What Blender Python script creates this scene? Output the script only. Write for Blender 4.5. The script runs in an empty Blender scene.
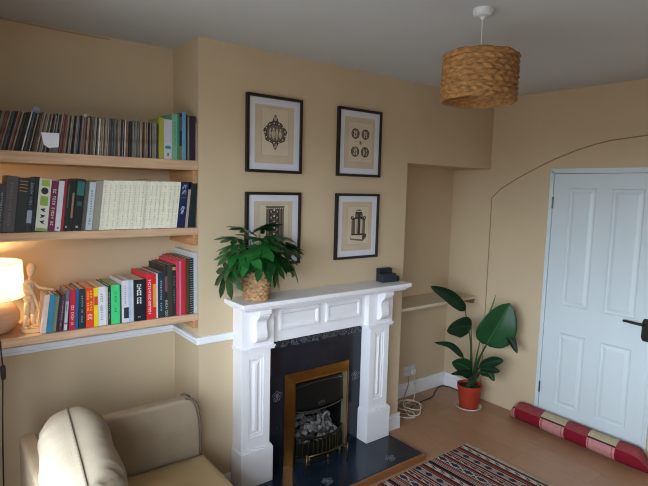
import bpy, bmesh, math, random
from math import sin, cos, pi, radians, sqrt
from mathutils import Vector, Matrix

C = bpy.context.scene.collection
SC = bpy.context.scene
RNG = random.Random(11)

# ------------------------------------------------------------------ materials
def lin(h):
    out = []
    for i in (0, 2, 4):
        c = int(h[i:i+2], 16) / 255
        out.append(c/12.92 if c <= .04045 else ((c+.055)/1.055)**2.4)
    return (*out, 1)
_mats = {}
def M(hexc, rough=.6, noise=0, scale=20, bump=0, bscale=60, metal=0, spec=.5, stretch=None, coat=0):
    """A principled material; noise varies the colour, bump roughens the surface."""
    key = (hexc, rough, noise, scale, bump, bscale, metal, spec, stretch, coat)
    if key in _mats: return _mats[key]
    m = bpy.data.materials.new('mat_' + hexc); m.use_nodes = True
    nt = m.node_tree; b = nt.nodes['Principled BSDF']
    b.inputs['Base Color'].default_value = lin(hexc); b.inputs['Roughness'].default_value = rough
    b.inputs['Metallic'].default_value = metal; b.inputs['Specular IOR Level'].default_value = spec
    b.inputs['Coat Weight'].default_value = coat
    tc = nt.nodes.new('ShaderNodeTexCoord'); src = tc.outputs['Object']
    if stretch:
        mp = nt.nodes.new('ShaderNodeMapping'); mp.inputs['Scale'].default_value = stretch
        nt.links.new(src, mp.inputs['Vector']); src = mp.outputs['Vector']
    if noise or True:
        n = nt.nodes.new('ShaderNodeTexNoise'); n.inputs['Scale'].default_value = scale; n.inputs['Detail'].default_value = 4
        nt.links.new(src, n.inputs['Vector'])
        r = nt.nodes.new('ShaderNodeValToRGB'); c = lin(hexc); k = max(noise, .02)
        r.color_ramp.elements[0].position = .3; r.color_ramp.elements[1].position = .7
        r.color_ramp.elements[0].color = (*[x*(1-k) for x in c[:3]], 1)
        r.color_ramp.elements[1].color = (*[min(1, x*(1+k)) for x in c[:3]], 1)
        nt.links.new(n.outputs['Fac'], r.inputs['Fac']); nt.links.new(r.outputs['Color'], b.inputs['Base Color'])
    if bump:
        n2 = nt.nodes.new('ShaderNodeTexNoise'); n2.inputs['Scale'].default_value = bscale; n2.inputs['Detail'].default_value = 5
        nt.links.new(src, n2.inputs['Vector'])
        bp = nt.nodes.new('ShaderNodeBump'); bp.inputs['Strength'].default_value = bump; bp.inputs['Distance'].default_value = .01
        nt.links.new(n2.outputs['Fac'], bp.inputs['Height']); nt.links.new(bp.outputs['Normal'], b.inputs['Normal'])
    _mats[key] = m
    return m

def brick_mat(name, c1, c2, cm, bw, rh, mortar, rough, offset=0, rot=(0, 0, 0), noise=.15, nscale=14, grain=None, bump=0, spec=.5):
    """Planks or tiles: Brick texture with a noise tint and optional stretched grain."""
    m = bpy.data.materials.new(name); m.use_nodes = True
    nt = m.node_tree; b = nt.nodes['Principled BSDF']; b.inputs['Roughness'].default_value = rough
    b.inputs['Specular IOR Level'].default_value = spec
    tc = nt.nodes.new('ShaderNodeTexCoord'); mp = nt.nodes.new('ShaderNodeMapping'); mp.inputs['Rotation'].default_value = rot
    nt.links.new(tc.outputs['Object'], mp.inputs['Vector'])
    br = nt.nodes.new('ShaderNodeTexBrick'); br.offset = offset; br.inputs['Scale'].default_value = 1
    br.inputs['Color1'].default_value = lin(c1); br.inputs['Color2'].default_value = lin(c2); br.inputs['Mortar'].default_value = lin(cm)
    br.inputs['Brick Width'].default_value = bw; br.inputs['Row Height'].default_value = rh; br.inputs['Mortar Size'].default_value = mortar
    br.inputs['Mortar Smooth'].default_value = .3
    nt.links.new(mp.outputs['Vector'], br.inputs['Vector'])
    n = nt.nodes.new('ShaderNodeTexNoise'); n.inputs['Scale'].default_value = nscale; n.inputs['Detail'].default_value = 6
    if grain:
        mg = nt.nodes.new('ShaderNodeMapping'); mg.inputs['Scale'].default_value = grain
        nt.links.new(mp.outputs['Vector'], mg.inputs['Vector']); nt.links.new(mg.outputs['Vector'], n.inputs['Vector'])
    else: nt.links.new(mp.outputs['Vector'], n.inputs['Vector'])
    rr = nt.nodes.new('ShaderNodeMapRange'); rr.inputs['From Min'].default_value = .3; rr.inputs['From Max'].default_value = .7
    rr.inputs['To Min'].default_value = 1-noise; rr.inputs['To Max'].default_value = 1+noise
    nt.links.new(n.outputs['Fac'], rr.inputs['Value'])
    mx = nt.nodes.new('ShaderNodeVectorMath'); mx.operation = 'MULTIPLY'
    nt.links.new(br.outputs['Color'], mx.inputs[0]); nt.links.new(rr.outputs['Result'], mx.inputs[1])
    nt.links.new(mx.outputs['Vector'], b.inputs['Base Color'])
    if bump:
        bp = nt.nodes.new('ShaderNodeBump'); bp.inputs['Strength'].default_value = bump; bp.inputs['Distance'].default_value = .002; bp.invert = True
        nt.links.new(br.outputs['Fac'], bp.inputs['Height']); nt.links.new(bp.outputs['Normal'], b.inputs['Normal'])
    return m

def emit_mat(name, hexc, strength):
    m = bpy.data.materials.new(name); m.use_nodes = True; b = m.node_tree.nodes['Principled BSDF']
    b.inputs['Base Color'].default_value = lin(hexc); b.inputs['Emission Color'].default_value = lin(hexc)
    b.inputs['Emission Strength'].default_value = strength
    return m

# ------------------------------------------------------------------ mesh building
def wloc(o):
    v = Vector((0, 0, 0))
    while o is not None: v += o.location; o = o.parent
    return v

class MB:
    """Collects shapes in world coordinates and links them as ONE mesh object."""
    def __init__(s): s.v = []; s.f = []; s.mi = []
    def add(s, vs, fs, mi=0):
        k = len(s.v); s.v += [tuple(p) for p in vs]; s.f += [tuple(i+k for i in f) for f in fs]
        s.mi += [mi]*len(fs) if isinstance(mi, int) else list(mi)
        return s
    def box(s, x0, x1, y0, y1, z0, z1, mi=0, mat=None):
        vs = [Vector((x, y, z)) for z in (z0, z1) for y in (y0, y1) for x in (x0, x1)]
        if mat is not None: vs = [mat @ v for v in vs]
        return s.add(vs, [(0, 2, 3, 1), (4, 5, 7, 6), (0, 1, 5, 4), (2, 6, 7, 3), (0, 4, 6, 2), (1, 3, 7, 5)], mi)
    def tube(s, pts, r, n=8, mi=0, caps=True):
        pts = [Vector(p) for p in pts]; rs = r if isinstance(r, (list, tuple)) else [r]*len(pts)
        vs = []; fs = []; up = None
        for i, p in enumerate(pts):
            d = (pts[min(i+1, len(pts)-1)] - pts[max(i-1, 0)]).normalized()
            if up is None:
                up = Vector((0, 0, 1)) if abs(d.z) < .9 else Vector((1, 0, 0))
            a = d.cross(up)
            if a.length < 1e-6: a = d.cross(Vector((0, 1, 0)))
            a.normalize(); b = a.cross(d); up = b
            for k in range(n):
                t = 2*pi*k/n; vs.append(p + (a*cos(t) + b*sin(t))*rs[i])
        for i in range(len(pts)-1):
            for k in range(n):
                k2 = (k+1) % n; fs.append((i*n+k, i*n+k2, (i+1)*n+k2, (i+1)*n+k))
        if caps:
            fs.append(tuple(range(n-1, -1, -1))); fs.append(tuple((len(pts)-1)*n+k for k in range(n)))
        return s.add(vs, fs, mi)
    def lathe(s, prof, c, n=32, mi=0, mat=None):
        """prof: (radius, z) pairs, revolved about the vertical through c."""
        vs = []; fs = []
        for r, z in prof:
            for k in range(n):
                v = Vector((r*cos(2*pi*k/n), r*sin(2*pi*k/n), z))
                if mat is not None: v = mat @ v
                vs.append(Vector(c) + v)
        for i in range(len(prof)-1):
            for k in range(n):
                k2 = (k+1) % n; fs.append((i*n+k, i*n+k2, (i+1)*n+k2, (i+1)*n+k))
        if prof[0][0] > 1e-5: fs.append(tuple(range(n-1, -1, -1)))
        if prof[-1][0] > 1e-5: fs.append(tuple((len(prof)-1)*n+k for k in range(n)))
        return s.add(vs, fs, mi)
    def ball(s, c, r, n=12, m=8, mi=0):
        r = r if isinstance(r, (list, tuple)) else (r, r, r); vs = []; fs = []
        for i in range(m+1):
            a = -pi/2 + pi*i/m
            for k in range(n):
                vs.append((c[0]+r[0]*cos(a)*cos(2*pi*k/n), c[1]+r[1]*cos(a)*sin(2*pi*k/n), c[2]+r[2]*sin(a)))
        for i in range(m):
            for k in range(n):
                k2 = (k+1) % n; fs.append((i*n+k, i*n+k2, (i+1)*n+k2, (i+1)*n+k))
        return s.add(vs, fs, mi)
    def prism(s, poly, axis, a0, a1, mi=0):
        """poly: 2-D outline in the two other axes (in x,y,z order), extruded along axis."""
        def P(p, a): return {'x': (a, p[0], p[1]), 'y': (p[0], a, p[1]), 'z': (p[0], p[1], a)}[axis]
        n = len(poly); vs = [P(p, a0) for p in poly] + [P(p, a1) for p in poly]
        fs = [tuple(range(n-1, -1, -1)), tuple(range(n, 2*n))] + [(i, (i+1) % n, n+(i+1) % n, n+i) for i in range(n)]
        return s.add(vs, fs, mi)
    def grid(s, rows, mi=0, wrap=False):
        """rows: list of equally long lists of points."""
        n = len(rows[0]); vs = [p for r in rows for p in r]; fs = []
        for i in range(len(rows)-1):
            for k in range(n if wrap else n-1):
                k2 = (k+1) % n; fs.append((i*n+k, i*n+k2, (i+1)*n+k2, (i+1)*n+k))
        return s.add(vs, fs, mi)
    def build(s, name, mat, parent=None, bevel=0, smooth=False, local=False, sub=0, solid=0, seg=2):
        off = Vector((0, 0, 0)) if (local or parent is None) else wloc(parent)
        me = bpy.data.meshes.new(name)
        me.from_pydata([tuple(Vector(v)-off) for v in s.v], [], s.f)
        for m in (mat if isinstance(mat, (list, tuple)) else [mat]): me.materials.append(m)
        if any(s.mi): me.polygons.foreach_set('material_index', s.mi)
        bm = bmesh.new(); bm.from_mesh(me); bmesh.ops.recalc_face_normals(bm, faces=bm.faces); bm.to_mesh(me); bm.free()
        o = bpy.data.objects.new(name, me); C.objects.link(o); o.parent = parent
        if smooth: me.polygons.foreach_set('use_smooth', [True]*len(me.polygons))
        if solid:
            md = o.modifiers.new('solid', 'SOLIDIFY'); md.thickness = solid; md.offset = 0
        if bevel:
            md = o.modifiers.new('bevel', 'BEVEL'); md.width = bevel; md.segments = seg; md.limit_method = 'ANGLE'; md.angle_limit = radians(40)
        if sub:
            md = o.modifiers.new('sub', 'SUBSURF'); md.levels = sub; md.render_levels = sub
        return o

def tag(o, label, cat, group=None, kind=None):
    o['label'] = label; o['category'] = cat
    if group: o['group'] = group
    if kind: o['kind'] = kind
    return o
def thing(name, label, cat, loc, group=None, roty=0, rotz=0):
    o = bpy.data.objects.new(name, None); C.objects.link(o); o.location = loc; o.rotation_euler = (0, roty, rotz)
    o.empty_display_size = .05
    return tag(o, label, cat, group)
def struct(o, label=None, cat=None):
    o['kind'] = 'structure'
    if label: o['label'] = label
    if cat: o['category'] = cat
    return o
def spline(pts, n=8):
    """Catmull-Rom through pts."""
    P = [Vector(p) for p in pts]; P = [2*P[0]-P[1]] + P + [2*P[-1]-P[-2]]; out = []
    for i in range(1, len(P)-2):
        for k in range(n):
            t = k/n
            out.append(.5*((2*P[i]) + (P[i+1]-P[i-1])*t + (2*P[i-1]-5*P[i]+4*P[i+1]-P[i+2])*t*t + (3*P[i]-P[i-1]-3*P[i+1]+P[i+2])*t**3))
    out.append(P[-2]); return out
# ------------------------------------------------------------------ the room
XL, XB, XR = -1.13, 1.631, 2.657          # left wall, right edge of the chimney breast, right wall
YR, H = -6.2, 2.612                       # wall behind, ceiling
DL, DR, ZL = .35, .388, 2.03              # alcove depths, underside of the lintel

def paint(name, hexc, mott=.05):
    m = M(hexc, .75, mott, 1.6, .06, 180, spec=.3); return m
WALL = paint('wall', 'c8b394'); CEIL = M('c9cfd3', .85, .02, 2, .05, 120, spec=.2)
WHITE = M('e6e7ea', .42, .015, 6, .03, 40); DOORW = M('ccd6da', .45, .015, 6, .05, 90, stretch=(1, 1, .15))
FLOOR = brick_mat('laminate', 'a87f61', '9b7356', '7a583f', 1.25, .19, .0012, .38, .37, (0, 0, radians(90)), .14, 7, (1.2, 14, 1))

struct(MB().box(XL-1.0, XR+.2, YR-.2, .7, -.1, 0).build('floor', FLOOR), 'light brown wood laminate floor', 'floor')
struct(MB().box(XL-1.0, XR+.2, YR-.2, .7, H, H+.1).build('ceiling', CEIL), 'plain off-white ceiling', 'ceiling')
# chimney breast with the fire opening, its returns and the lintel over the right alcove
w = MB().box(0, .6, 0, .5, 0, H).box(1.08, XB, 0, .5, 0, H).box(.6, 1.08, 0, .5, .64, H).box(.6, 1.08, .32, .5, 0, .64)
struct(w.build('wall_front', WALL), 'cream chimney breast wall holding the fireplace and pictures', 'wall')
struct(MB().box(XB, XR, 0, .5, ZL, H).build('wall_upper', WALL), 'cream lintel wall above the right alcove', 'wall')
struct(MB().box(XL-.1, 0, DL, .5, 0, H).build('wall_back', WALL), 'cream back wall of the left alcove behind the shelves', 'wall')
struct(MB().box(XB, XR, DR, .5, 0, ZL).build('wall_recess', WALL), 'cream back wall of the right alcove', 'wall')
DY0, DY1, DZ = -.556, -1.352, 2.005       # door opening
w = MB().box(XR, XR+.15, DY0, .5, 0, H).box(XR, XR+.15, YR, DY1, 0, H).box(XR, XR+.15, DY1, DY0, DZ, H)
struct(w.build('wall_right', WALL), 'cream right-hand wall with the door and arch', 'wall')
# left wall with a bay window opening in it
BY0, BY1, BZ1 = -3.3, -.6, 2.42
w = MB().box(XL-.12, XL, BY1, .5, 0, H).box(XL-.12, XL, YR, BY0, 0, H).box(XL-.12, XL, BY0, BY1, BZ1, H)
struct(w.build('wall_left', WALL), 'cream wall with the bay opening', 'wall')
struct(MB().box(XL-.15, XR+.15, YR-.1, YR, 0, H).build('wall_rear', M('6a625a', .8, .05, 2)), 'unseen wall behind the viewer, darkened to cut bounce light', 'wall')  # out of view; coloured dark and set far back to weaken bounce light
struct(MB().prism([(XL-.1, BY1+.05), (XL-.9, BY1+.05), (XL-.9, BY0-.05), (XL-.1, BY0-.05)], 'z', BZ1, BZ1+.05).build('ceiling_bay', CEIL), 'white ceiling of the bay window', 'ceiling')
gm = bpy.data.materials.new('clear_glass'); gm.use_nodes = True; nt = gm.node_tree
nt.nodes.remove(nt.nodes['Principled BSDF']); tr = nt.nodes.new('ShaderNodeBsdfTransparent'); gl = nt.nodes.new('ShaderNodeBsdfGlossy')
gl.inputs['Roughness'].default_value = .02; ms = nt.nodes.new('ShaderNodeMixShader'); ms.inputs['Fac'].default_value = .06
nt.links.new(tr.outputs[0], ms.inputs[1]); nt.links.new(gl.outputs[0], ms.inputs[2]); nt.links.new(ms.outputs[0], nt.nodes['Material Output'].inputs['Surface'])
WZ0, WZ1 = .72, 2.32
bx = XL-.12; PORTALS = []
for i, (A, B) in enumerate((((bx, BY1), (bx-.65, BY1-.45)), ((bx-.65, BY1-.45), (bx-.65, BY0+.45)), ((bx-.65, BY0+.45), (bx, BY0)))):
    A, B = Vector((*A, 0)), Vector((*B, 0)); d = (B-A); L = d.length; d.normalize(); n_ = Vector((-d.y, d.x, 0))
    if n_.x > 0: n_ = -n_
    T = Matrix((( d.x, n_.x, 0, A.x), (d.y, n_.y, 0, A.y), (0, 0, 1, 0), (0, 0, 0, 1)))
    w = MB().box(-.04, L+.04, 0, .12, 0, WZ0, mat=T).box(-.04, L+.04, 0, .12, WZ1, BZ1+.05, mat=T)
    struct(w.build('wall_bay', WALL), 'cream wall of the bay under and over its window', 'wall')
    win = bpy.data.objects.new(f'window_{i+1}', None); C.objects.link(win); win.location = A; struct(win, 'white framed bay window', 'window')
    f = MB()
    for y in ((0, L-.06) if L < 1 else (0, L/2-.03, L-.06)): f.box(y, y+.06, .04, .10, WZ0, WZ1, mat=T)
    for z in (WZ0, WZ1-.06): f.box(0, L, .04, .10, z, z+.06, mat=T)
    f.build('window_frame', WHITE, win, bevel=.004)
    MB().box(.05, L-.05, .068, .072, WZ0+.05, WZ1-.05, mat=T).build('pane', gm, win)
    MB().box(.02, L-.02, -.03, .04, WZ0-.03, WZ0, mat=T).build('sill', WHITE, win, bevel=.005)
    PORTALS.append((T @ Vector((L/2, .02, (WZ0+WZ1)/2)), -n_, L-.1, WZ1-WZ0-.1))

# dado rail round the left alcove and along to the fireplace
def rail_profile(m, z0, z1, seg):
    h = z1-z0
    for d, a, b in ((.012, 0, 1), (.02, .1, .38), (.024, .62, .98)):
        for s_ in seg: s_(m, d, z0+h*a, z0+h*b)
m = MB()
rail_profile(m, .94, .985, [lambda m, d, a, b: m.box(XL, 0, DL-d, DL, a, b), lambda m, d, a, b: m.box(-d, 0, -d, DL, a, b), lambda m, d, a, b: m.box(0, .2135, -d, 0, a, b)])
struct(m.build('trim_1', WHITE, bevel=.0025), 'white dado rail round the left alcove', 'trim')
# skirting boards
def skirt(m, x0, x1, y0, y1, h=.125):
    m.box(x0, x1, y0, y1, 0, h-.03)
    cx0, cx1, cy0, cy1 = x0, x1, y0, y1
    if abs(x1-x0) < abs(y1-y0): cx0, cx1 = (x0+.006, x1) if x1 in (0, XR) else (x0, x1-.006)
    else: cy0 = y0+.006
    m.box(cx0, cx1, cy0, cy1, h-.03, h)
m = MB(); skirt(m, XB, XR-.0005, DR-.018, DR); skirt(m, XR-.018, XR, .0, DR-.018)
struct(m.build('baseboard_recess', WHITE, bevel=.003), 'white skirting board round the right alcove', 'skirting')
m = MB(); skirt(m, 1.432, XB+.018, -.018, 0); m.box(XB, XB+.018, 0, DR-.02, 0, .12)
struct(m.build('baseboard_front', WHITE, bevel=.003), 'short white skirting at the foot of the chimney breast', 'skirting')
m = MB(); skirt(m, XL, -.0, DL-.018, DL); skirt(m, -.018, 0, -.018, DL-.018); m.box(0, .2, -.018, 0, 0, .12)
struct(m.build('baseboard_left', WHITE, bevel=.003), 'white skirting behind the sofa', 'skirting')
# ragged pale paint edge along the alcove ceiling, and the raised line of an old arch on the right wall
m = MB().tube(spline([(-1.0, DL-.003, H-.012), (-.8, DL-.003, H-.01), (-.6, DL-.003, H-.013), (-.35, DL-.003, H-.012)], 6), .0035, 6)
struct(m.build('trim_2', M('a89a84', .8)), 'thin pale bead where the alcove wall meets the ceiling', 'trim')
arc = [(-.03, .02), (-.03, 1.0), (-.03, 1.6), (-.027, 1.784), (-.105, 1.86), (-.27, 1.957), (-.447, 2.045), (-.55, 2.092), (-.727, 2.158), (-.868, 2.197), (-.96, 2.216), (-1.2, 2.238),
       (-1.44, 2.216), (-1.67, 2.158), (-1.95, 2.045), (-2.3, 1.86), (-2.37, 1.784), (-2.37, 1.0), (-2.37, .02)]
m = MB().tube([(XR-.001, y, z) for y, z in arc], .0042, 6)
struct(m.build('trim_3', M('927b5a', .8)), 'thin raised line of a blocked arch around the door', 'trim')

struct(MB().box(XR+.15, XR+.2, DY1-.1, DY0+.1, 0, DZ+.1).build('wall_backing', WALL), 'unseen backing added behind the door to block light leaks', 'wall')  # added to stop outside light showing through the gap round the door
# door
door = bpy.data.objects.new('door_1', None); C.objects.link(door); door.location = (XR, DY0, 0); struct(door, 'white four-panel door on the right wall', 'door')
m = MB()
XF = XR-.012
m.box(XF, XR+.11, DY0, DY0+.012, 0, DZ+.012).box(XF, XR+.11, DY0-.018, DY0, 0, DZ)
m.box(XF, XR+.11, DY1-.012, DY1, 0, DZ+.012).box(XF, XR+.11, DY1, DY1+.018, 0, DZ)
m.box(XF, XR+.11, DY1-.012, DY0+.012, DZ, DZ+.02).box(XF, XR+.11, DY1, DY0, DZ-.016, DZ)
m.build('frame', DOORW, door, bevel=.002)
LY0, LY1, LZ1 = DY0-.021, DY1+.021, DZ-.019
m = MB(); xf = XR-.004; xb = XR+.036
Y = [LY0, -.698, -.897, -1.008, -1.218, LY1]; Z = [.012, .19, .768, .985, 1.878, LZ1]
for i in range(5):
    for j in range(5):
        y0, y1, z0, z1 = Y[i+1], Y[i], Z[j], Z[j+1]
        if i in (1, 3) and j in (1, 3):
            rings = []
            for d, dx in ((0, 0), (.008, .009), (.02, .010), (.042, .003), (.05, .003)):
                rings.append([(xf+dx, y0+d, z0+d), (xf+dx, y1-d, z0+d), (xf+dx, y1-d, z1-d), (xf+dx, y0+d, z1-d)])
            m.grid(rings, wrap=True); m.add(rings[-1], [(0, 1, 2, 3)])
            m.box(xf+.02, xb, y0, y1, z0, z1)
        else: m.box(xf, xb, y0, y1, z0, z1)
m.build('door_leaf', DOORW, door)
BRONZE = M('3a3530', .35, .05, 30, metal=.8)
h = MB().prism([(-1.3015+.0295*max(-1, min(1, 1.25*cos(t))), .928+.078*max(-1, min(1, 1.12*sin(t)))) for t in [2*pi*k/40 for k in range(40)]], 'x', XR-.016, XR-.004)
hd = h.build('handle', BRONZE, door, bevel=.003); hd['label'] = 'dark bronze lever handle on a plate'
MB().tube([(XR-.014, -1.285, .968), (XR-.052, -1.285, .968)], .011, 14).tube(spline([(XR-.05, -1.292, .968), (XR-.053, -1.25, .969), (XR-.053, -1.2, .972), (XR-.05, -1.165, .972)], 5), [.0095]*10+[.0085]*5+[.007], 12).build('lever', BRONZE, hd, smooth=True)
MB().lathe([(.006, -.003), (.006, .003)], (XR-.017, -1.303, .905), 10, mat=Matrix.Rotation(pi/2, 4, 'Y')).build('keyhole', M('0c0c0c', .6), hd)
for z in (.25, 1.72):
    MB().tube([(XR-.008, DY0-.0195, z), (XR-.008, DY0-.0195, z+.09)], .006, 8).build('hinge', M('4a4a48', .4, metal=.8), door)
# ------------------------------------------------------------------ fireplace
def ring(m, x0, x1, z0, z1, y, prof):
    """Rectangular moulding on a wall-parallel face: prof = (inset, outward) steps."""
    rs = [[(x0+d, y-o, z0+d), (x1-d, y-o, z0+d), (x1-d, y-o, z1-d), (x0+d, y-o, z1-d)] for d, o in prof]
    m.grid(rs, wrap=True); m.add(rs[-1], [(0, 1, 2, 3)])
MANTEL = M('e9e7ea', .38, .012, 5, .03, 50)
fp = thing('fireplace_surround', 'white painted wooden fireplace surround with corbels and panelled columns', 'fireplace', (.81, -.06, .05))
# mantel shelf with stepped mouldings under it
m = MB().box(.155, 1.485, -.2265, -.0005, 1.160, 1.188)
m.box(.168, 1.472, -.214, -.0005, 1.150, 1.1605).box(.182, 1.458, -.198, -.0005, 1.138, 1.1505)
m.build('mantel_shelf', MANTEL, fp, bevel=.005, seg=3)
# frieze with its two raised panels
m = MB().box(.426, 1.192, -.073, -.001, .897, 1.1385)
m.box(.426, 1.192, -.088, -.072, 1.118, 1.1385)
m.build('frieze', MANTEL, fp, bevel=.002)
for x0, x1 in ((.485, .79), (.845, 1.145)):
    m = MB(); ring(m, x0, x1, .966, 1.092, -.072, ((0, 0), (0, .010), (.008, .013), (.020, .013), (.030, .003), (.034, .003)))
    m.build('frieze_panel', MANTEL, fp)
for x0, x1, bx0, bx1, px0, px1 in ((.214, .405, .212, .428, .206, .424), (1.211, 1.393, 1.19, 1.42, 1.197, 1.418)):
    # column shaft, with a recessed panel holding a raised field
    pil = MB().box(x0, x1, -.113+.010, -.001, .28, .88)
    a0, a1 = x0+.047, x1-.047
    for q in ((x0, a0, .28, .88), (a1, x1, .28, .88), (a0, a1, .28, .355), (a0, a1, .838, .88)): pil.box(q[0], q[1], -.113, -.1, q[2], q[3])
    column = pil.build('column', MANTEL, fp, bevel=.0015)
    m = MB(); ring(m, a0+.001, a1-.001, .356, .837, -.103, ((0, -.001), (.006, .004), (.012, .004), (.018, -.0005), (.026, -.0005), (.040, .008), (.044, .008)))
    m.build('column_panel', MANTEL, column)
    m = MB().box(px0, px1, -.127, -.001, .05, .272).box(px0+.004, px1-.004, -.122, -.001, .272, .281).box(px0+.008, px1-.008, -.117, -.001, .281, .288)
    m.build('plinth', MANTEL, fp, bevel=.003)
    m = MB().box(bx0, bx1, -.113, -.001, .885, 1.1385)
    m.box(bx0-.008, bx1+.006, -.127, -.001, .893, .902).box(bx0-.004, bx1+.002, -.121, -.001, .879, .893)
    m.build('block', MANTEL, fp, bevel=.002)
    # corbel: an S scroll in profile
    xc = (bx0+bx1)/2
    prof = [(-.112, 1.137), (-.186, 1.137), (-.188, 1.118), (-.184, 1.098), (-.172, 1.082), (-.158, 1.070), (-.151, 1.055), (-.150, 1.035), (-.154, 1.012), (-.160, .990), (-.160, .968), (-.152, .949), (-.140, .938), (-.128, .933), (-.112, .930)]
    m = MB().prism(prof, 'x', xc-.037, xc+.037).prism([(-.112, 1.1375), (-.192, 1.1375), (-.194, 1.110), (-.112, 1.110)], 'x', xc-.041, xc+.041)
    m.build('corbel', MANTEL, fp, bevel=.004)

# tiled slips and hearth
TILE = brick_mat('slip_tile', '121722', '151b26', '06080c', .152, .152, .0016, .22, 0, (radians(90), 0, 0), .35, 9, bump=.3)
HTILE = brick_mat('hearth_tile', '182534', '142030', '080c12', .152, .152, .0016, .2, 0, (0, 0, 0), .35, 9, bump=.3)
MOTIF = M('6d7078', .4, .2, 60); INK = M('3a332e', .8)
ti = thing('tiled_slips', 'dark navy tiled panel around the gas fire inside the white surround', 'tiles', (.81, -.01, .05))
m = MB().box(.4055, .6, -.024, -.001, .0495, .8785).box(1.07, 1.2105, -.024, -.001, .0495, .8785).box(.6, 1.07, -.024, -.001, .62, .8785).box(.436, 1.183, -.024, -.001, .8785, .8968)
m.build('tile_panel', TILE, ti)
def curl(m, c, r, plane, flip=1, w=.0016, turns=1.3, n=16):
    """A little spiral flourish on a wall ('xz') or the floor ('xy')."""
    pts = []
    for i in range(n):
        t = i/(n-1); a = flip*t*turns*2*pi; q = r*(1-.75*t)
        d = (q*cos(a), q*sin(a)); pts.append((c[0]+d[0], c[1], c[2]+d[1]) if plane == 'xz' else (c[0]+d[0], c[1]+d[1], c[2]))
    m.tube(pts, w, 5)
m = MB(); rg = random.Random(4)
for i in range(19):
    x = .440+i*.0405; s_ = (-1)**i
    curl(m, (x, -.0245, .866+.008*s_), .022, 'xz', s_, .0021, 1.6, 22); curl(m, (x+.02, -.0245, .862-.014*s_), .013, 'xz', -s_, .0018)
    for k in range(7):
        q = (x+rg.uniform(-.02, .02), -.0245, .866+rg.uniform(-.03, .026)); m.ball(q, (rg.uniform(.004, .008), .0016, rg.uniform(.003, .006)), 7, 4)
m.build('leafy_border', M('4f5057', .4, .3, 60), ti)
def motif(m, c, plane, s=1):
    for k in range(5):
        a = 2*pi*k/5+.3; d = (.02*s*cos(a), .02*s*sin(a))
        p = (c[0]+d[0], c[1], c[2]+d[1]) if plane == 'xz' else (c[0]+d[0], c[1]+d[1], c[2])
        curl(m, p, .013*s, plane, (-1)**k, .0015)
    m.ball(c, (.008*s, .0015, .008*s) if plane == 'xz' else (.008*s, .008*s, .0015), 8, 4)
for x in (.513, 1.164):
    m = MB(); motif(m, (x, -.0245, .525), 'xz', 1.2); m.build('tile_motif', MOTIF, ti)
he = thing('hearth', 'dark blue tiled hearth slab with a wooden front edge on the floor', 'hearth', (.81, -.23, 0))
m = MB().box(.175, 1.43, -.436, -.0005, .0, .049); m.build('hearth_slab', HTILE, he, bevel=.002)
m = MB(); m.box(.165, 1.447, -.455, -.437, 0, .047); m.box(1.431, 1.447, -.437, -.03, 0, .03)
m.build('wooden_edge', M('8a5a36', .5, .2, 8, stretch=(1, 9, 9)), he, bevel=.003)
for x, y in ((1.2, -.36), (.69, -.33)):
    m = MB(); motif(m, (x, y, .0495), 'xy', 1.25); m.build('tile_motif', MOTIF, he)

# gas fire: brass frame, dark firebox, canopy, coals and grate
BRASS = M('9a6832', .3, .12, 14, metal=1); DARK = M('060607', .55, .2, 20); IRON = M('1a1917', .35, .1, 30, metal=.7); STEEL = M('6c6a66', .35, .1, 40, metal=.9)
OLDBRASS = M('6b5a3a', .4, .2, 40, metal=.9)
gf = thing('gas_fire', 'brass-framed living flame gas fire with coals and a black grate', 'gas fire', (.832, -.05, .05))
rings = []
X0, X1, Z0, Z1 = .566, 1.098, .05, .652
for d, o in ((0, .024), (0, .030), (.004, .034), (.042, .074), (.050, .077), (.054, .074), (.056, .022)):
    rings.append([(X0+d, -o, Z0), (X0+d, -o, Z1-d), (X1-d, -o, Z1-d), (X1-d, -o, Z0)])
brass = MB().grid(rings[:6]).build('brass_frame', BRASS, gf)
m = MB().grid(rings[5:]); m.build('inner_glint', M('d9c79c', .42, .05, 20, metal=.85), brass)['label'] = 'inner return of the brass frame with a window reflection painted in'  # frame's inner return; reflected window light is put in as a pale metal colour
fx0, fx1, fz1 = X0+.054, X1-.054, Z1-.054
m = MB()
m.box(fx0, fx0+.006, -.022, .25, .05, fz1).box(fx1-.006, fx1, -.022, .25, .05, fz1).box(fx0, fx1, .244, .25, .05, fz1).box(fx0, fx1, -.022, .25, fz1-.006, fz1).box(fx0, fx1, -.022, .25, .05, .056)
m.build('firebox', DARK, gf)
# canopy: a hood bowed outwards in plan, lower edge sagging at the middle
xc, hw = (fx0+fx1)/2, (fx1-fx0)/2-.008
def hood(x, z): 
    u = (x-xc)/hw; bow = sqrt(max(0, 1-.8*u*u)); return -.02-.055*bow*(1-.55*max(0, (z-.40)/.19))
rows = []
for j in range(9):
    row = []
    for i in range(25):
        u = -1+2*i/24; x = xc+u*hw; zb = .385+.012*u*u; zt = .592-.022*u*u; z = zb+(zt-zb)*j/8
        row.append((x, hood(x, z), z))
    rows.append(row)
canopy = MB().grid(rows).build('canopy', M('08080a', .45, .1, 20, metal=.4), gf, smooth=True, solid=.003)
MB().tube([(p[0], p[1]-.002, p[2]) for p in rows[0]], .004, 8).build('canopy_rim', STEEL, canopy)
MB().tube([(p[0], p[1]-.002, p[2]) for p in rows[7]], .0022, 8).build('canopy_trim', STEEL, canopy)
m = MB(); zc = .425; yq = hood(xc, zc)-.002
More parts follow.
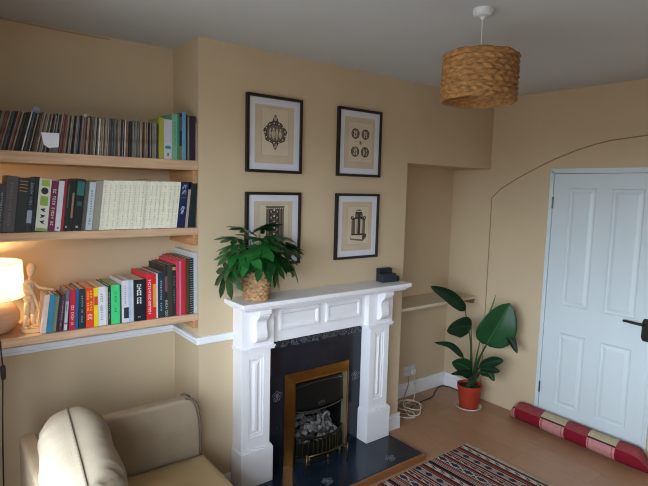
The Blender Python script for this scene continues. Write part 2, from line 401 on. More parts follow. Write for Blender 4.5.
m.tube([(xc+.026*cos(t), yq, zc+.014*sin(t)) for t in [2*pi*k/20 for k in range(21)]], .0022, 6, caps=False).ball((xc, yq, zc), (.011, .003, .006), 10, 6).ball((xc-.017, yq, zc), (.005, .002, .003), 8, 5).ball((xc+.017, yq, zc), (.005, .002, .003), 8, 5)
m.build('canopy_badge', STEEL, canopy)
# bed and coals
MB().box(fx0+.006, fx1-.006, -.02, .2, .056, .17).box(fx0+.03, fx1-.03, -.075, -.02, .085, .17).build('fuel_bed', DARK, gf)
rg = random.Random(5)
COALS = [M(c, .9, .35, 40, .5, 60) for c in ('4a4644', '2b2928', '6e6a66', '161515')]
def lump(c, r, mat):
    bm = bmesh.new(); bmesh.ops.create_icosphere(bm, subdivisions=2, radius=1)
    sx, sy, sz = (r*rg.uniform(.8, 1.25) for _ in range(3)); ph = [rg.uniform(0, 6) for _ in range(3)]
    rot = Matrix.Rotation(rg.uniform(0, 3), 3, 'X') @ Matrix.Rotation(rg.uniform(0, 3), 3, 'Z')
    m = MB(); vs = []
    for v in bm.verts:
        p = v.co; k = 1+.16*sin(3*p.x+ph[0])+.14*sin(4*p.y+ph[1])+.12*sin(3.4*p.z+ph[2])
        vs.append(Vector(c)+rot @ Vector((p.x*sx*k, p.y*sy*k, p.z*sz*k)))
    m.add(vs, [tuple(v.index for v in f.verts) for f in bm.faces]); bm.free()
    return m.build('coal', mat, gf)
for row, (y, z, n, k) in enumerate(((-.06, .182, 12, .72), (-.03, .20, 12, .75), (0, .215, 12, .8), (.03, .235, 11, .8), (.06, .26, 9, .85), (.09, .285, 7, .9))):
    for i in range(n):
        u = -1+2*(i+.5)/n; wd = hw*(.72 if row == 0 else .8)
        lump((xc+u*wd+rg.uniform(-.008, .008), y+rg.uniform(-.008, .008)+.03*u*u*(row == 0), z+rg.uniform(-.008, .012)-.02*u*u), .025*k, COALS[rg.choice((0, 0, 1, 2, 2, 3) if row else (0, 2, 2, 1, 0))])
m = MB().tube(spline([(xc+.075, -.02, .20), (xc+.05, -.03, .26), (xc+.045, -.035, .305), (xc+.065, -.04, .33), (xc+.088, -.04, .318), (xc+.09, -.038, .30)], 6), .0085, 8)
m.build('twisted_log', COALS[2], gf, smooth=True)
# grate: bowed rails with upright bars
def bow(u, k=1): return -.045-.085*k*(1-u*u)
gr = MB()
for z, r in ((.218, .006), (.098, .005)):
    gr.tube([(xc+u*hw*.98, bow(u), z) for u in [-1+i/15 for i in range(31)]], r, 8)
grate = gr.build('grate', IRON, gf, smooth=True)
for i in range(13):
    u = -.92+i*1.84/12
    MB().tube([(xc+u*hw*.98, bow(u), .098), (xc+u*hw*.98, bow(u)-.004, .16), (xc+u*hw*.98, bow(u), .218)], .0042, 7).build('bar', M('4a4028', .45, .2, 40, metal=.8), grate)
MB().prism([(xc+u*hw*.9, bow(u)+.004) for u in [-1+i/10 for i in range(21)]]+[(xc+hw*.9, -.03), (xc-hw*.9, -.03)], 'z', .051, .085).build('ash_pan', DARK, gf)
for u in (-.62, 0, .62):
    x, y = xc+u*hw, bow(u, 1)-.022
    MB().lathe([(.007, .0), (.010, .004), (.004, .012), (.004, .022), (.012, .036), (.004, .048), (.0, .052)], (x, y, .05), 12).build('foot', OLDBRASS, gf, smooth=True)
m = MB().tube([(.628, -.196, .051), (.628, -.196, .165)], .006, 8).tube([(.628, -.196, .160), (.80, -.20, .150), (.97, -.185, .150)], .005, 8).tube([(.97, -.185, .150), (.97, -.185, .051)], .006, 8).ball((.628, -.196, .168), .009)
m.build('ash_guard', OLDBRASS, gf, smooth=True)
SHELF_TOP_BOOKS = [
    (0.0260, 0.210, 0.5, '9a9a3c', 'yellow-olive thin book at the end of the records on the top shelf', ''),
    (0.0430, 0.203, 0.5, 'b9b9c4', 'white book with a teal oval on its spine on the top shelf', 'oval'),
    (0.0430, 0.236, 0.5, '6fa383', 'pale green book on the top shelf beside the white book with a teal oval', 'green2'),
    (0.0150, 0.242, 0.5, '1d2438', 'narrow navy book with a tan foot between green and light blue books, top shelf', 'tanfoot'),
    (0.0210, 0.249, 0.5, '5a93b8', 'light blue thin book on the top shelf', 'marks'),
    (0.0130, 0.238, 0.3, '1f2a26', 'blackish green thin book just right of the light blue book, top shelf', ''),
    (0.0110, 0.228, 0.3, '7d807c', 'grey thin book beside the dark purple book on the top shelf', ''),
    (0.0320, 0.233, 0.3, '2e1d2c', 'dark purple book near the right end of the top shelf', ''),
    (0.0120, 0.202, 0.0, 'a08c88', 'thin pinkish grey booklet, last at the right end of the top shelf', ''),
]
SHELF_MID_BOOKS = [
    (0.0239, 0.218, 6, '1c1d20', 'black book cut by the left edge of the photo, middle shelf', ''),
    (0.0248, 0.215, 6.5, '2a2c33', 'near-black book left of the charcoal cloth book, middle shelf', 'marks_w'),
    (0.0457, 0.250, 6.5, '4a4547', 'thick charcoal cloth-bound book on the middle shelf', 'marks_d'),
    (0.0427, 0.243, 6.5, '111412', 'thick black book with gold lines near the top of its spine, middle shelf', 'gold'),
    (0.0219, 0.245, 6.5, '1b2128', 'black book with a pale blue picture low on its spine, middle shelf', 'bluepic'),
    (0.0159, 0.251, 6.5, '0e1014', 'plain black book left of the white book with green squares, middle shelf', ''),
    (0.0507, 0.241, 6.5, 'cfd0c4', 'white book with green squares on its spine, middle shelf', 'squares'),
    (0.0298, 0.233, 6.5, '6d1a3e', 'crimson book with white lettering on the middle shelf', 'letters_w'),
    (0.0238, 0.235, 6.5, 'c9ccd6', 'white thin book between crimson and red books, middle shelf', 'dot'),
    (0.0129, 0.241, 6.5, 'a01f2c', 'narrow red book on the middle shelf', ''),
    (0.0199, 0.243, 6.5, '141a18', 'black book with a green streak right of the narrow red book, middle shelf', 'greenstreak'),
    (0.0199, 0.241, 6.5, '1a1716', 'black book with a tan stripe on the middle shelf', 'tanstripe'),
    (0.0368, 0.246, 6.5, '0d1518', 'black book with a teal block at the top of its spine, middle shelf', 'tealtop'),
    (0.0199, 0.240, 6.5, '55534a', 'grey-brown book between the teal-topped and pale blue books, middle shelf', ''),
    (0.0278, 0.233, 6.5, 'b4c0c8', 'pale blue-grey book with faint lettering, middle shelf', 'marks_d'),
    (0.0338, 0.239, 6.5, '8f8c80', 'stone grey book left of the cream journals, middle shelf', ''),
    (0.0219, 0.243, 6.3, 'dddbc9', 'JOURNAL', 'journal'),
    (0.0268, 0.242, 6.3, 'e4e1cc', 'JOURNAL', 'journal'),
    (0.0239, 0.243, 6.3, 'e4e1cc', 'JOURNAL', 'journal'),
    (0.0229, 0.244, 6.3, 'dddbc9', 'JOURNAL', 'journal'),
    (0.0209, 0.244, 6.3, 'e4e1cc', 'JOURNAL', 'journal'),
    (0.0278, 0.243, 6.3, 'e4e1cc', 'JOURNAL', 'journal'),
    (0.0239, 0.244, 6.3, 'dddbc9', 'JOURNAL', 'journal'),
    (0.0139, 0.245, 6.3, 'e4e1cc', 'JOURNAL', 'journal'),
    (0.0258, 0.244, 6.3, 'e4e1cc', 'JOURNAL', 'journal'),
    (0.0219, 0.244, 6.3, 'dddbc9', 'JOURNAL', 'journal'),
    (0.0229, 0.244, 6.3, 'e4e1cc', 'JOURNAL', 'journal'),
    (0.0258, 0.245, 6.3, 'e4e1cc', 'JOURNAL', 'journal'),
    (0.0139, 0.245, 6.3, 'dddbc9', 'JOURNAL', 'journal'),
    (0.0328, 0.244, 6.3, 'e4e1cc', 'JOURNAL', 'journal'),
    (0.0268, 0.245, 6.3, 'e4e1cc', 'JOURNAL', 'journal'),
    (0.0179, 0.246, 6.3, 'dddbc9', 'JOURNAL', 'journal'),
    (0.0219, 0.245, 6.3, 'e4e1cc', 'JOURNAL', 'journal'),
    (0.0447, 0.243, 6.3, '15224a', 'navy book with white script at the right end of the middle shelf', 'script'),
    (0.0139, 0.207, 6, 'a8968e', 'thin pinkish beige book between navy and dark green books, middle shelf', ''),
    (0.0329, 0.245, 4.5, '16282b', 'dark green book leaning on the side wall, middle shelf', ''),
]
SHELF_LOW_BOOKS = [
    (0.0227, 0.184, 8.5, 'd9c3b8', 'pinkish white book at the left end of the lower shelf row', ''),
    (0.0208, 0.181, 8.5, '2a7fa5', 'bright teal blue book near the left end of the lower shelf', ''),
    (0.0079, 0.176, 8.5, '4b7f8c', 'thin grey-teal book right of the bright teal book, lower shelf', ''),
    (0.0148, 0.174, 8.5, '6e7d6a', 'thin sage green book on the lower shelf', ''),
    (0.0109, 0.173, 8.5, '23181c', 'thin blackish book between sage and plum books, lower shelf', ''),
    (0.0139, 0.176, 8.2, '5c2b45', 'plum purple book on the lower shelf', 'marks_w'),
    (0.0169, 0.198, 6, '5e6670', 'grey and white book with a white label left of the crimson book, lower shelf', 'whitelabel'),
    (0.0279, 0.196, 3.5, 'b8173d', 'crimson book with a white title, lower shelf', 'letters_w2'),
    (0.0140, 0.195, 3, '155a8e', 'narrow blue book right of the crimson book, lower shelf', ''),
    (0.0300, 0.195, 2, '1d2d36', 'dark slate blue book left of the orange-red book, lower shelf', 'marks_w'),
    (0.0370, 0.197, 0.8, 'e0401c', 'orange-red book with yellow lettering, lower shelf', 'letters_y'),
    (0.0220, 0.194, 0.6, 'e6cf1f', 'yellow book with a red patch, lower shelf', 'redpatch'),
    (0.0370, 0.196, 0.6, 'd5d6dc', 'white book with a grey title right of the yellow book, lower shelf', 'letters_g'),
    (0.0080, 0.194, 0.5, 'b9b7ad', 'very thin grey white booklet on the lower shelf', ''),
    (0.0170, 0.198, 0.5, '26332c', 'blackish green book left of the bright green book, lower shelf', 'marks_w'),
    (0.0440, 0.200, 0.5, '3fc777', 'bright green book on the lower shelf', 'letters_d'),
    (0.0080, 0.197, 0.4, '124c36', 'thin bottle green booklet touching the bright green book, lower shelf', ''),
    (0.0360, 0.218, 0.4, 'cfc9d6', 'lilac white book with a dark picture at its foot, lower shelf', 'darkfoot'),
    (0.0130, 0.219, 0.3, 'a7bfd3', 'thin powder blue book left of the thick black book, lower shelf', ''),
    (0.0130, 0.218, 0.3, 'c7ccd2', 'thin pale grey book against the thick black book, lower shelf', ''),
    (0.0650, 0.217, 0.2, '12161d', 'thick black book with large white lettering, lower shelf', 'bigwhite'),
    (0.0350, 0.240, 0.1, 'd21f31', 'red book with white lettering right of the thick black book, lower shelf', 'letters_w'),
    (0.0210, 0.237, 0.1, 'c8291f', 'red book with an orange panel, lower shelf', 'orangepanel'),
    (0.0090, 0.240, 0.1, 'c9cad0', 'thin white book left of the slate book, lower shelf', ''),
    (0.0360, 0.244, 0.1, '22323d', 'slate blue-black book on the lower shelf', 'marks_w'),
    (0.0180, 0.277, 0.1, '2a2427', 'black thin book with a speckled foot, lower shelf', 'speckle'),
    (0.0250, 0.281, 0.1, '343a2c', 'dark olive book on the lower shelf', ''),
    (0.0230, 0.279, 0.1, '24282c', 'charcoal book with a small tan label near its top, lower shelf', 'tanlabel'),
    (0.0130, 0.297, 0.0, 'd1334f', 'narrow pinkish red book on the lower shelf', ''),
    (0.0140, 0.298, 0.0, 'b68ea2', 'thin mauve book between two red books, lower shelf', ''),
    (0.0240, 0.306, 0.0, 'c01f38', 'scarlet book left of the brown book, lower shelf', ''),
    (0.0230, 0.308, 0.0, '4a3a22', 'brown olive book beside the spiral bound book, lower shelf', ''),
    (0.0270, 0.308, 0.0, '1a1d29', 'black spiral bound notebook, lower shelf', 'spiral'),
    (0.0230, 0.340, 0.0, 'b9bcc0', 'tall pale grey book at the right end of the lower shelf', ''),
]
# ------------------------------------------------------------------ shelves in the left alcove
PINE = M('c3a080', .6, .16, 5, .05, 60, stretch=(1, 14, 14)); PINE2 = M('b5875a', .6, .2, 5, .05, 60, stretch=(14, 1, 14))
ZT, ZM, ZB = 1.962, 1.600, 1.121
for z, th, lab, bz in ((ZT, .052, 'highest thick pine shelf in the left alcove, holding the records', .07), (ZM, .040, 'middle pine shelf in the left alcove, holding the cream journals', .06), (ZB, .040, 'lowest pine shelf in the left alcove, holding the lamp and mannequin', .045)):
    t = thing('wall_shelf', lab, 'shelf', (-.7, .17, z-th), 'pine alcove shelves')
    MB().box(XL+.002, -.0015, -.002, .215 if z == ZM else DL-.002, z-th, z).build('shelf_board', PINE, t, bevel=.003)
    MB().box(-.03, -.0015, .004, DL-.004, z-th-bz, z-th-.0005).build('side_batten', PINE2, t, bevel=.002)
    MB().box(XL+.002, XL+.03, .004, .21, z-th-bz, z-th-.0005).build('side_batten', PINE2, t, bevel=.002)

# ------------------------------------------------------------------ books
PAPER = M('d8cdb4', .9, .08, 90, stretch=(1, 1, .05)); PAPER2 = M('b9a888', .9, .08, 90)
rb = random.Random(3)
def cov(hexc): return M(hexc, .45, .06, 30, 0, 60)
def spine_bars(root, t, h, z0, z1, w0, w1, hexc, n, name='spine_title', gap=.35, seed=1, parent=None):
    """Small raised strokes standing for lettering down a spine, local to the book."""
    r = random.Random(seed); m = MB(); dz = (z1-z0)/n
    for i in range(n):
        if r.random() < .12 and n > 6: continue
        za = z0+i*dz; zb = za+dz*(1-gap)
        a, b = -t+t*w0, -t+t*w1; k = r.randrange(4)
        if k == 0: m.box(a, b, -.0006, .0002, za, za+dz*.22).box(a, b, -.0006, .0002, zb-dz*.22, zb).box(a, a+(b-a)*.25, -.0006, .0002, za, zb)
        elif k == 1: m.box(a, b, -.0006, .0002, za, za+dz*.25).box(a+(b-a)*.4, a+(b-a)*.65, -.0006, .0002, za, zb)
        elif k == 2: m.box(a, b, -.0006, .0002, za+dz*.2, za+dz*.45).box(b-(b-a)*.25, b, -.0006, .0002, za, zb)
        else: m.box(a, a+(b-a)*.3, -.0006, .0002, za, zb).box(b-(b-a)*.3, b, -.0006, .0002, za, zb).box(a, b, -.0006, .0002, zb-dz*.2, zb)
    return m.build(name, M(hexc, .6), root, local=True)
def patch(root, t, w0, w1, z0, z1, hexc, name):
    return MB().box(-t+t*w0, -t+t*w1, -.0005, .0003, z0, z1).build(name, M(hexc, .5), root, local=True)
def decorate(root, kind, t, h, i):
    B = lambda *a, **k: spine_bars(root, t, h, *a, seed=i, **k); Q = lambda *a: patch(root, t, *a)
    if kind in ('letters_w', 'letters_w2'): B(h*.12, h*(.9 if kind == 'letters_w' else .62), .3, .72, 'd8d0d0', 17 if kind == 'letters_w' else 12)
    elif kind == 'letters_y': B(h*.42, h*.95, .14, .42, 'f2c530', 9); B(h*.42, h*.95, .55, .82, 'f2c530', 8, name='spine_subtitle'); B(h*.2, h*.36, .2, .8, 'e8e0c0', 4, name='spine_author')
    elif kind == 'letters_g': B(h*.15, h*.85, .28, .62, '8d8ea2', 12)
    elif kind == 'letters_d': B(h*.55, h*.88, .4, .62, '16523a', 9); B(h*.3, h*.42, .4, .62, '16523a', 3, name='spine_author')
    elif kind in ('marks_w', 'marks'): B(h*.15, h*.85, .35, .62, '9aa3a8', 14)
    elif kind == 'marks_d': B(h*.12, h*.9, .35, .6, '6a6a72', 15)
    elif kind == 'bigwhite': B(h*.62, h*.9, .22, .58, 'e4e6e8', 7, gap=.2); B(h*.42, h*.58, .22, .58, 'e4e6e8', 3, name='spine_author', gap=.2); B(h*.08, h*.13, .3, .5, '9aa0a6', 1, name='publisher_mark')
    elif kind == 'oval':
        MB().add([(-t/2+t*.42*cos(2*pi*k/20), -.0008, h*.3+.009*sin(2*pi*k/20)) for k in range(20)], [tuple(range(20))]).build('teal_oval', M('1f7f94', .5), root, local=True)
        Q(.4, .62, h*.08, h*.16, '5b5f66', 'publisher_mark')
    elif kind == 'green2': Q(.72, 1, 0.001, h*.99, '2c8368', 'dark_green_edge'); B(h*.2, h*.85, .25, .5, '4f8a6c', 10)
    elif kind == 'tanfoot': Q(0, 1, .001, h*.3, '7d6a48', 'tan_foot'); Q(.1, .9, h*.62, h*.92, '4b5666', 'spine_panel')
    elif kind == 'gold':
        for j, zz in enumerate((.93, .87, .81, .75)): Q(.12, .88, h*zz, h*zz+.003, 'b28f3a', 'gold_line')
    elif kind == 'bluepic': Q(-.1+.15, .98, h*.16, h*.40, '8fa3b2', 'spine_picture'); B(h*.5, h*.92, .3, .7, '8a97a3', 10)
    elif kind == 'squares':
        Q(.2, .85, h*.86, h*.98, '8fae45', 'green_square'); Q(.2, .85, h*.49, h*.67, '86a83f', 'green_square'); Q(.05, .95, .001, h*.06, '7d9a46', 'green_foot')
        m = MB(); m.add([(-t*.5+t*.3*cos(2*pi*k/14), -.0007, h*.77+t*.32*sin(2*pi*k/14)) for k in range(14)], [tuple(range(14))])
        for zz, s_ in ((.40, 1), (.28, -1), (.17, 1)): m.add([(-t*.5+a*s_*t, -.0007, h*zz+b) for a, b in ((-.25, .006), (.2, .010), (.1, 0), (.25, -.008), (-.05, -.004))], [(0, 1, 2, 3, 4)])
        m.build('dark_shapes', M('20242a', .6), root, local=True)
    elif kind == 'dot': Q(.35, .65, h*.05, h*.08, '33353c', 'publisher_mark')
    elif kind == 'greenstreak': Q(.25, .5, h*.45, h*.9, '3c5a35', 'green_streak'); Q(.3, .7, h*.06, h*.1, '9aa09a', 'publisher_mark')
    elif kind == 'tanstripe': Q(.3, .75, h*.25, h*.75, '8c7454', 'tan_stripe')
    elif kind == 'tealtop': Q(.08, .92, h*.68, h*.95, '1f6a66', 'teal_block'); Q(.2, .8, h*.48, h*.56, '1f5a58', 'teal_band'); Q(.3, .6, h*.05, h*.09, '9aa6a6', 'publisher_mark')
    elif kind == 'journal': spine_bars(root, t, h, h*.07, h*.93, .36, .58, 'a49f8c', 24, seed=i, gap=.45)
    elif kind == 'script':
        m = MB()
        for zz, w_ in ((.9, .8), (.78, .7), (.42, .7), (.34, .5)):
            m.tube([(-t*.5+t*.32*w_*cos(a)*(1 if a < 4 else .6), -.0005, h*zz+.012*sin(a*1.7)) for a in [k*.5 for k in range(14)]], .0013, 4)
        m.build('spine_script', M('aab4c8', .6), root, local=True); Q(.2, .8, h*.66, h*.665, '8090b0', 'rule_line')
    elif kind == 'whitelabel': Q(.08, .95, .004, h*.16, 'c8ccd4', 'white_label'); Q(.1, .9, h*.2, h*.72, 'b4bac0', 'white_panel'); Q(.3, .6, h*.5, h*.66, '4f8a5a', 'green_mark')
    elif kind == 'redpatch': Q(.1, .9, h*.55, h*.78, 'c84a28', 'red_patch')
    elif kind == 'darkfoot': Q(.3, 1, h*.1, h*.36, '2b2f3c', 'dark_picture'); B(h*.45, h*.9, .4, .6, '8c8898', 9)
    elif kind == 'orangepanel': Q(.08, .92, h*.26, h*.78, 'd9973a', 'orange_panel')
    elif kind == 'speckle': B(.004, h*.35, .1, .9, 'b6b6b2', 11, name='speckled_foot'); Q(.1, .9, h*.5, h*.8, '7d4656', 'plum_panel')
    elif kind == 'tanlabel': Q(.1, .9, h*.9, h*.96, 'b09252', 'tan_label'); B(h*.2, h*.8, .35, .6, '7d8688', 12)
    elif kind == 'spiral':
        m = MB()
        for k in range(24):
            zz = h*.03+h*.94*k/23; m.tube([(-t*.5+t*.34*cos(a), -.001-.004*sin(a), zz+.001*cos(a)) for a in [pi*q/8 for q in range(9)]], .0016, 5)
        m.build('wire_spiral', M('d0d2d6', .35, metal=.6), root, local=True)
ORD = 'first second third fourth fifth sixth seventh eighth ninth tenth eleventh twelfth thirteenth fourteenth fifteenth sixteenth seventeenth eighteenth'.split()
def book_row(rows, zs, xr, depths, group, thin=1, lk=1):
    xl_prev, lean_prev = xr, None
    nj = sum(1 for r in rows if r[4] == 'JOURNAL'); j = nj
    for i in range(len(rows)-1, -1, -1):
        t, h, lean, col, lab, deco = rows[i]; t = t*thin-.0005; lean *= lk
        a = radians(lean)
        if lean_prev is None: x = xl_prev-.0008-h*sin(a)*(1 if lean else 0)
        else: x = xl_prev-.0006/cos(a)-max(0, h*cos(a)*(math.tan(a)-math.tan(lean_prev)))
        y0 = .004+rb.uniform(0, .010); dep = depths(i)+rb.uniform(-.012, .012)
        name = 'journal' if lab == 'JOURNAL' else 'book'; g = group
        if lab == 'JOURNAL':
            j -= 1; lab = f'cream journal with line-printed spine, {ORD[j]} from the left of the cream run'; g = 'cream journals on the middle shelf'
        if t < .0125:
            r = MB().box(-t, 0, 0, dep, 0, h).build(name, cov(col), bevel=.0008); r.location = (x, y0, zs+.0003); r.rotation_euler = (0, a, 0); tag(r, lab, 'book', g)
        else:
            r = thing(name, lab, 'book', (x, y0, zs+.0003), g, roty=a); b = .0026
            MB().box(-t, -t+b, b, dep, 0, h).box(-b, 0, b, dep, 0, h).box(-t, 0, 0, b, 0, h).build('cover', cov(col), r, local=True, bevel=.0007)
            MB().box(-t+b, -b, b, dep-.003, .003, h-.003).build('pages', PAPER if rb.random() < .7 else PAPER2, r, local=True)
            if deco: decorate(r, deco, t, h, i+1)
        if t < .0125 and deco: decorate(r, deco, t, h, i+1)
        xl_prev = x-t/cos(a); lean_prev = a
    return xl_prev
book_row(SHELF_LOW_BOOKS, ZB, -.0015, lambda i: .155+.004*i*(i > 8)-(.03 if i < 5 else 0), 'books on the lower shelf', .972, .88)
book_row(SHELF_MID_BOOKS, ZM, -.0015, lambda i: .18, 'books on the middle shelf', .992)
xrec = book_row(SHELF_TOP_BOOKS, ZT, -.0015, lambda i: .16, 'books at the right of the top shelf', .95)
# loose paper lying on the cream journals
o = MB().grid([[(-.33+u*.09, .05+v*.1, 1.8475+.006*u*v+.004*u) for u in (0, .25, .5, .75, 1)] for v in (0, .3, .6, 1)]).build('loose_paper', M('cdbfa2', .9), solid=.0008)
tag(o, 'loose curled sheet of paper lying on top of the cream journals', 'paper')

# ------------------------------------------------------------------ the long packed row of records
RC = [('2a2523', 'blackish'), ('4a3e36', 'dark brown'), ('a08e78', 'tan'), ('85827c', 'mid grey'), ('d2cec4', 'off-white'), ('824a3a', 'rusty red'), ('4c5c66', 'blue-grey'), ('957a78', 'dusty pink')]
WT = {0: (8, 7, 7, 3, 2, 3, 2, 1), 1: (6, 5, 5, 4, 5, 1, 4, 1), 2: (4, 5, 6, 5, 7, 2, 2, 4)}
SEC = ['steeply leaning at the left end of the top-shelf row', 'near-upright in the middle of the top-shelf row', 'upright beside the olive book, top-shelf row']
rr_ = random.Random(8); x = xrec-.003; protos = {}; lean_prev = radians(1.5)
def lean_at(x):
    pts = [(-1.4, 16), (-.85, 15.5), (-.76, 13), (-.67, 9), (-.58, 5.5), (-.45, 3), (-.22, 1.2)]
    for (a, p), (b, q) in zip(pts, pts[1:]):
        if x <= b: return p+(q-p)*(x-a)/(b-a)
    return 1.2
n = 0
while x > -1.06:
    sec = 0 if x < -.66 else 1 if x < -.43 else 2
    k = rr_.choices(range(8), WT[sec])[0]; t = rr_.choice((.0036, .0042, .0048, .0055)); hh = rr_.uniform(.173, .184); a = radians(lean_at(x))
    x -= max(0, hh*(math.tan(a)-math.tan(lean_prev)))+.0008; lean_prev = a
    key = (k, t)
    if key not in protos:
        o = MB().box(-t, 0, 0, .178, 0, .178).build('record_sleeve', M(RC[k][0], .7, .35, 70, stretch=(1, 1, .25)), bevel=.0006); protos[key] = o
    else:
        o = protos[key].copy(); C.objects.link(o)
    o.location = (x, .006+rr_.uniform(0, .02), ZT+.0004); o.rotation_euler = (0, a, 0); o.scale = (1, 1, hh/.178)
    tag(o, f'thin {RC[k][1]} record sleeve, {SEC[sec]}', 'record', 'records packed along the top shelf')
    x -= t/cos(a); n += 1
# small white things on the record row
t = thing('card_holder', 'small white tapered card on a clip in front of the records', 'card', (-.712, -.0, ZT))
MB().prism([(-.752, ZT+.088), (-.677, ZT+.090), (-.682, ZT+.026), (-.722, ZT+.020), (-.742, ZT+.034)], 'y', -.004, .0035).build('card', M('dde1ea', .6), t, bevel=.001)
MB().box(-.71, -.69, -.001, .004, ZT, ZT+.026).build('clip', M('55585e', .5), t)
o = MB().ball((-.700, .008, ZT+.0095), (.011, .009, .0095), 14, 10).build('white_ball', M('c4c8d0', .4), smooth=True); tag(o, 'tiny white ball at the foot of the white card on the top shelf', 'ball')
o = MB().box(-.774, -.744, .05, .053, ZT+.168, ZT+.205, mat=None).build('index_tab', M('8f9098', .7)); tag(o, 'small grey-white tab sticking up from the leaning records', 'tab')
o = MB().prism([(-.581, ZT+.0005), (-.571, ZT+.0005), (-.553, ZT+.192), (-.566, ZT+.190)], 'y', .02, .0225).build('folded_paper', M('b4b9c0', .7)); tag(o, 'thin white folded paper sticking out above the middle records', 'paper')

# ------------------------------------------------------------------ lamp and mannequin
LX, LY = -.970, .152
lamp = thing('table_lamp', 'lit table lamp with white drum shade and round pale wooden base', 'lamp', (LX, LY, ZB))
WOODB = M('c9a184', .5, .16, 6, .03, 40, stretch=(1, 1, 5))
MB().lathe([(.070, .0005), (.092, .006), (.116, .03), (.128, .065), (.127, .09), (.112, .125), (.086, .15), (.05, .168), (.022, .176), (.0, .177)], (LX, LY, ZB), 40).build('lamp_base', WOODB, lamp, smooth=True)
MB().lathe([(.013, .172), (.013, .215), (.018, .217), (.018, .25), (.0, .252)], (LX, LY, ZB), 16).build('lamp_socket', M('d8d2c4', .5), lamp)
sh = bpy.data.materials.new('lamp_shade_cloth'); sh.use_nodes = True; nt = sh.node_tree; b = nt.nodes['Principled BSDF']
b.inputs['Base Color'].default_value = lin('f4ecdc'); b.inputs['Roughness'].default_value = .9
tl = nt.nodes.new('ShaderNodeBsdfTranslucent'); tl.inputs['Color'].default_value = lin('fbf0da'); mx = nt.nodes.new('ShaderNodeMixShader'); mx.inputs['Fac'].default_value = .55
nt.links.new(b.outputs[0], mx.inputs[1]); nt.links.new(tl.outputs[0], mx.inputs[2]); nt.links.new(mx.outputs[0], nt.nodes['Material Output'].inputs['Surface'])
m = MB(); rows = []
for r, z in ((.149, .166), (.147, .25), (.144, .334)): rows.append([(LX+r*cos(2*pi*k/48), LY+r*sin(2*pi*k/48), ZB+z) for k in range(48)])
m.grid(rows, wrap=True); shade = m.build('lamp_shade', sh, lamp, smooth=True)
for z, r in ((.167, .149), (.333, .144)): MB().tube([(LX+r*cos(2*pi*k/40), LY+r*sin(2*pi*k/40), ZB+z) for k in range(41)], .0018, 5, caps=False).build('shade_rim', M('efe4cc', .7), shade)
bulb = MB().ball((LX, LY, ZB+.275), (.028, .028, .034), 16, 10).build('bulb', emit_mat('bulb_glow', 'ffdfa8', 12), lamp, smooth=True)
cord = MB().tube(spline([(LX-.02, LY-.09, ZB+.006), (-.955, .035, ZB+.006), (-.945, .0, ZB+.005), (-.942, -.012, ZB-.004), (-.940, -.014, ZB-.06), (-.936, -.016, .99), (-.94, -.012, .9), (-.948, -.02, .7), (-.953, -.02, .45), (-.955, 0, .1), (-.95, .02, .006)], 6), .0032, 7).build('lamp_cord', M('1a1613', .5), lamp, smooth=True)
MB().prism([(-.9445, .945), (-.9275, .945), (-.9255, .96), (-.9255, .995), (-.9275, 1.008), (-.9445, 1.008), (-.9465, .995), (-.9465, .96)], 'y', -.027, -.008).build('cord_switch', M('15110f', .4), cord, bevel=.003)
pl = bpy.data.lights.new('lamp_bulb_light', 'POINT'); pl.energy = 26; pl.color = (1, .77, .44); pl.shadow_soft_size = .035
po = bpy.data.objects.new('lamp_bulb_light', pl); C.objects.link(po); po.location = (0, 0, .275); po.parent = lamp

MANW = M('e0c39a', .5, .08, 20, stretch=(1, 1, 4))
my = .085
man = thing('artist_mannequin', 'small jointed wooden artist figure walking on a round stand, beside the lit lamp', 'figurine', (-.803, my, ZB))
my = .085
def W(u, z, dy=0): return (u-.010, my+dy, z)
MB().lathe([(.043, .0005), (.046, .003), (.046, .016), (.043, .019), (.0, .019)], (-.803, my, ZB), 28).build('stand', MANW, man)
MB().tube([W(-.797, ZB+.018, .028), W(-.797, ZB+.17, .022)], .002, 6).build('support_wire', M('8a8378', .4, metal=.8), man)
MB().lathe([(.0, 0), (.010, .003), (.0155, .018), (.019, .036), (.0165, .052), (.008, .060), (0, .061)], (-.803, my, 1.386), 18, mat=Matrix.Rotation(.12, 4, 'Y')).build('head', MANW, man, smooth=True)
MB().tube([W(-.797, 1.365), W(-.793, 1.39)], .0065, 10).build('neck', MANW, man)
def seg(name, pts, rs, parent=man, n=12):
    m = MB().tube(spline(pts, 3), [rs[min(len(rs)-1, int(i/3))]*(1-(i % 3)/3)+rs[min(len(rs)-1, int(i/3)+1)]*((i % 3)/3) for i in range((len(pts)-1)*3+1)], n)
    return m.build(name, MANW, parent, smooth=True)
seg('torso', [W(-.800, 1.37), W(-.801, 1.35), W(-.803, 1.315), W(-.803, 1.295)], [.012, .026, .021, .013])
seg('pelvis', [W(-.803, 1.296), W(-.802, 1.28), W(-.800, 1.262)], [.014, .023, .016])
la = seg('arm', [W(-.806, 1.355, -.028), W(-.797, 1.325, -.03), W(-.784, 1.297, -.032)], [.009, .0085, .0065]); MB().ball(W(-.784, 1.296, -.032), .007).build('elbow', MANW, la, smooth=True)
fa = seg('forearm', [W(-.784, 1.296, -.032), W(-.776, 1.265, -.036), W(-.769, 1.236, -.04)], [.0065, .0065, .005]); seg('hand', [W(-.769, 1.238, -.04), W(-.767, 1.226, -.041), W(-.765, 1.212, -.042)], [.004, .006, .003], fa)
la = seg('arm', [W(-.790, 1.357, .02), W(-.775, 1.345, .01), W(-.757, 1.329, -.005)], [.009, .0085, .0065]); MB().ball(W(-.757, 1.329, -.005), .007).build('elbow', MANW, la, smooth=True)
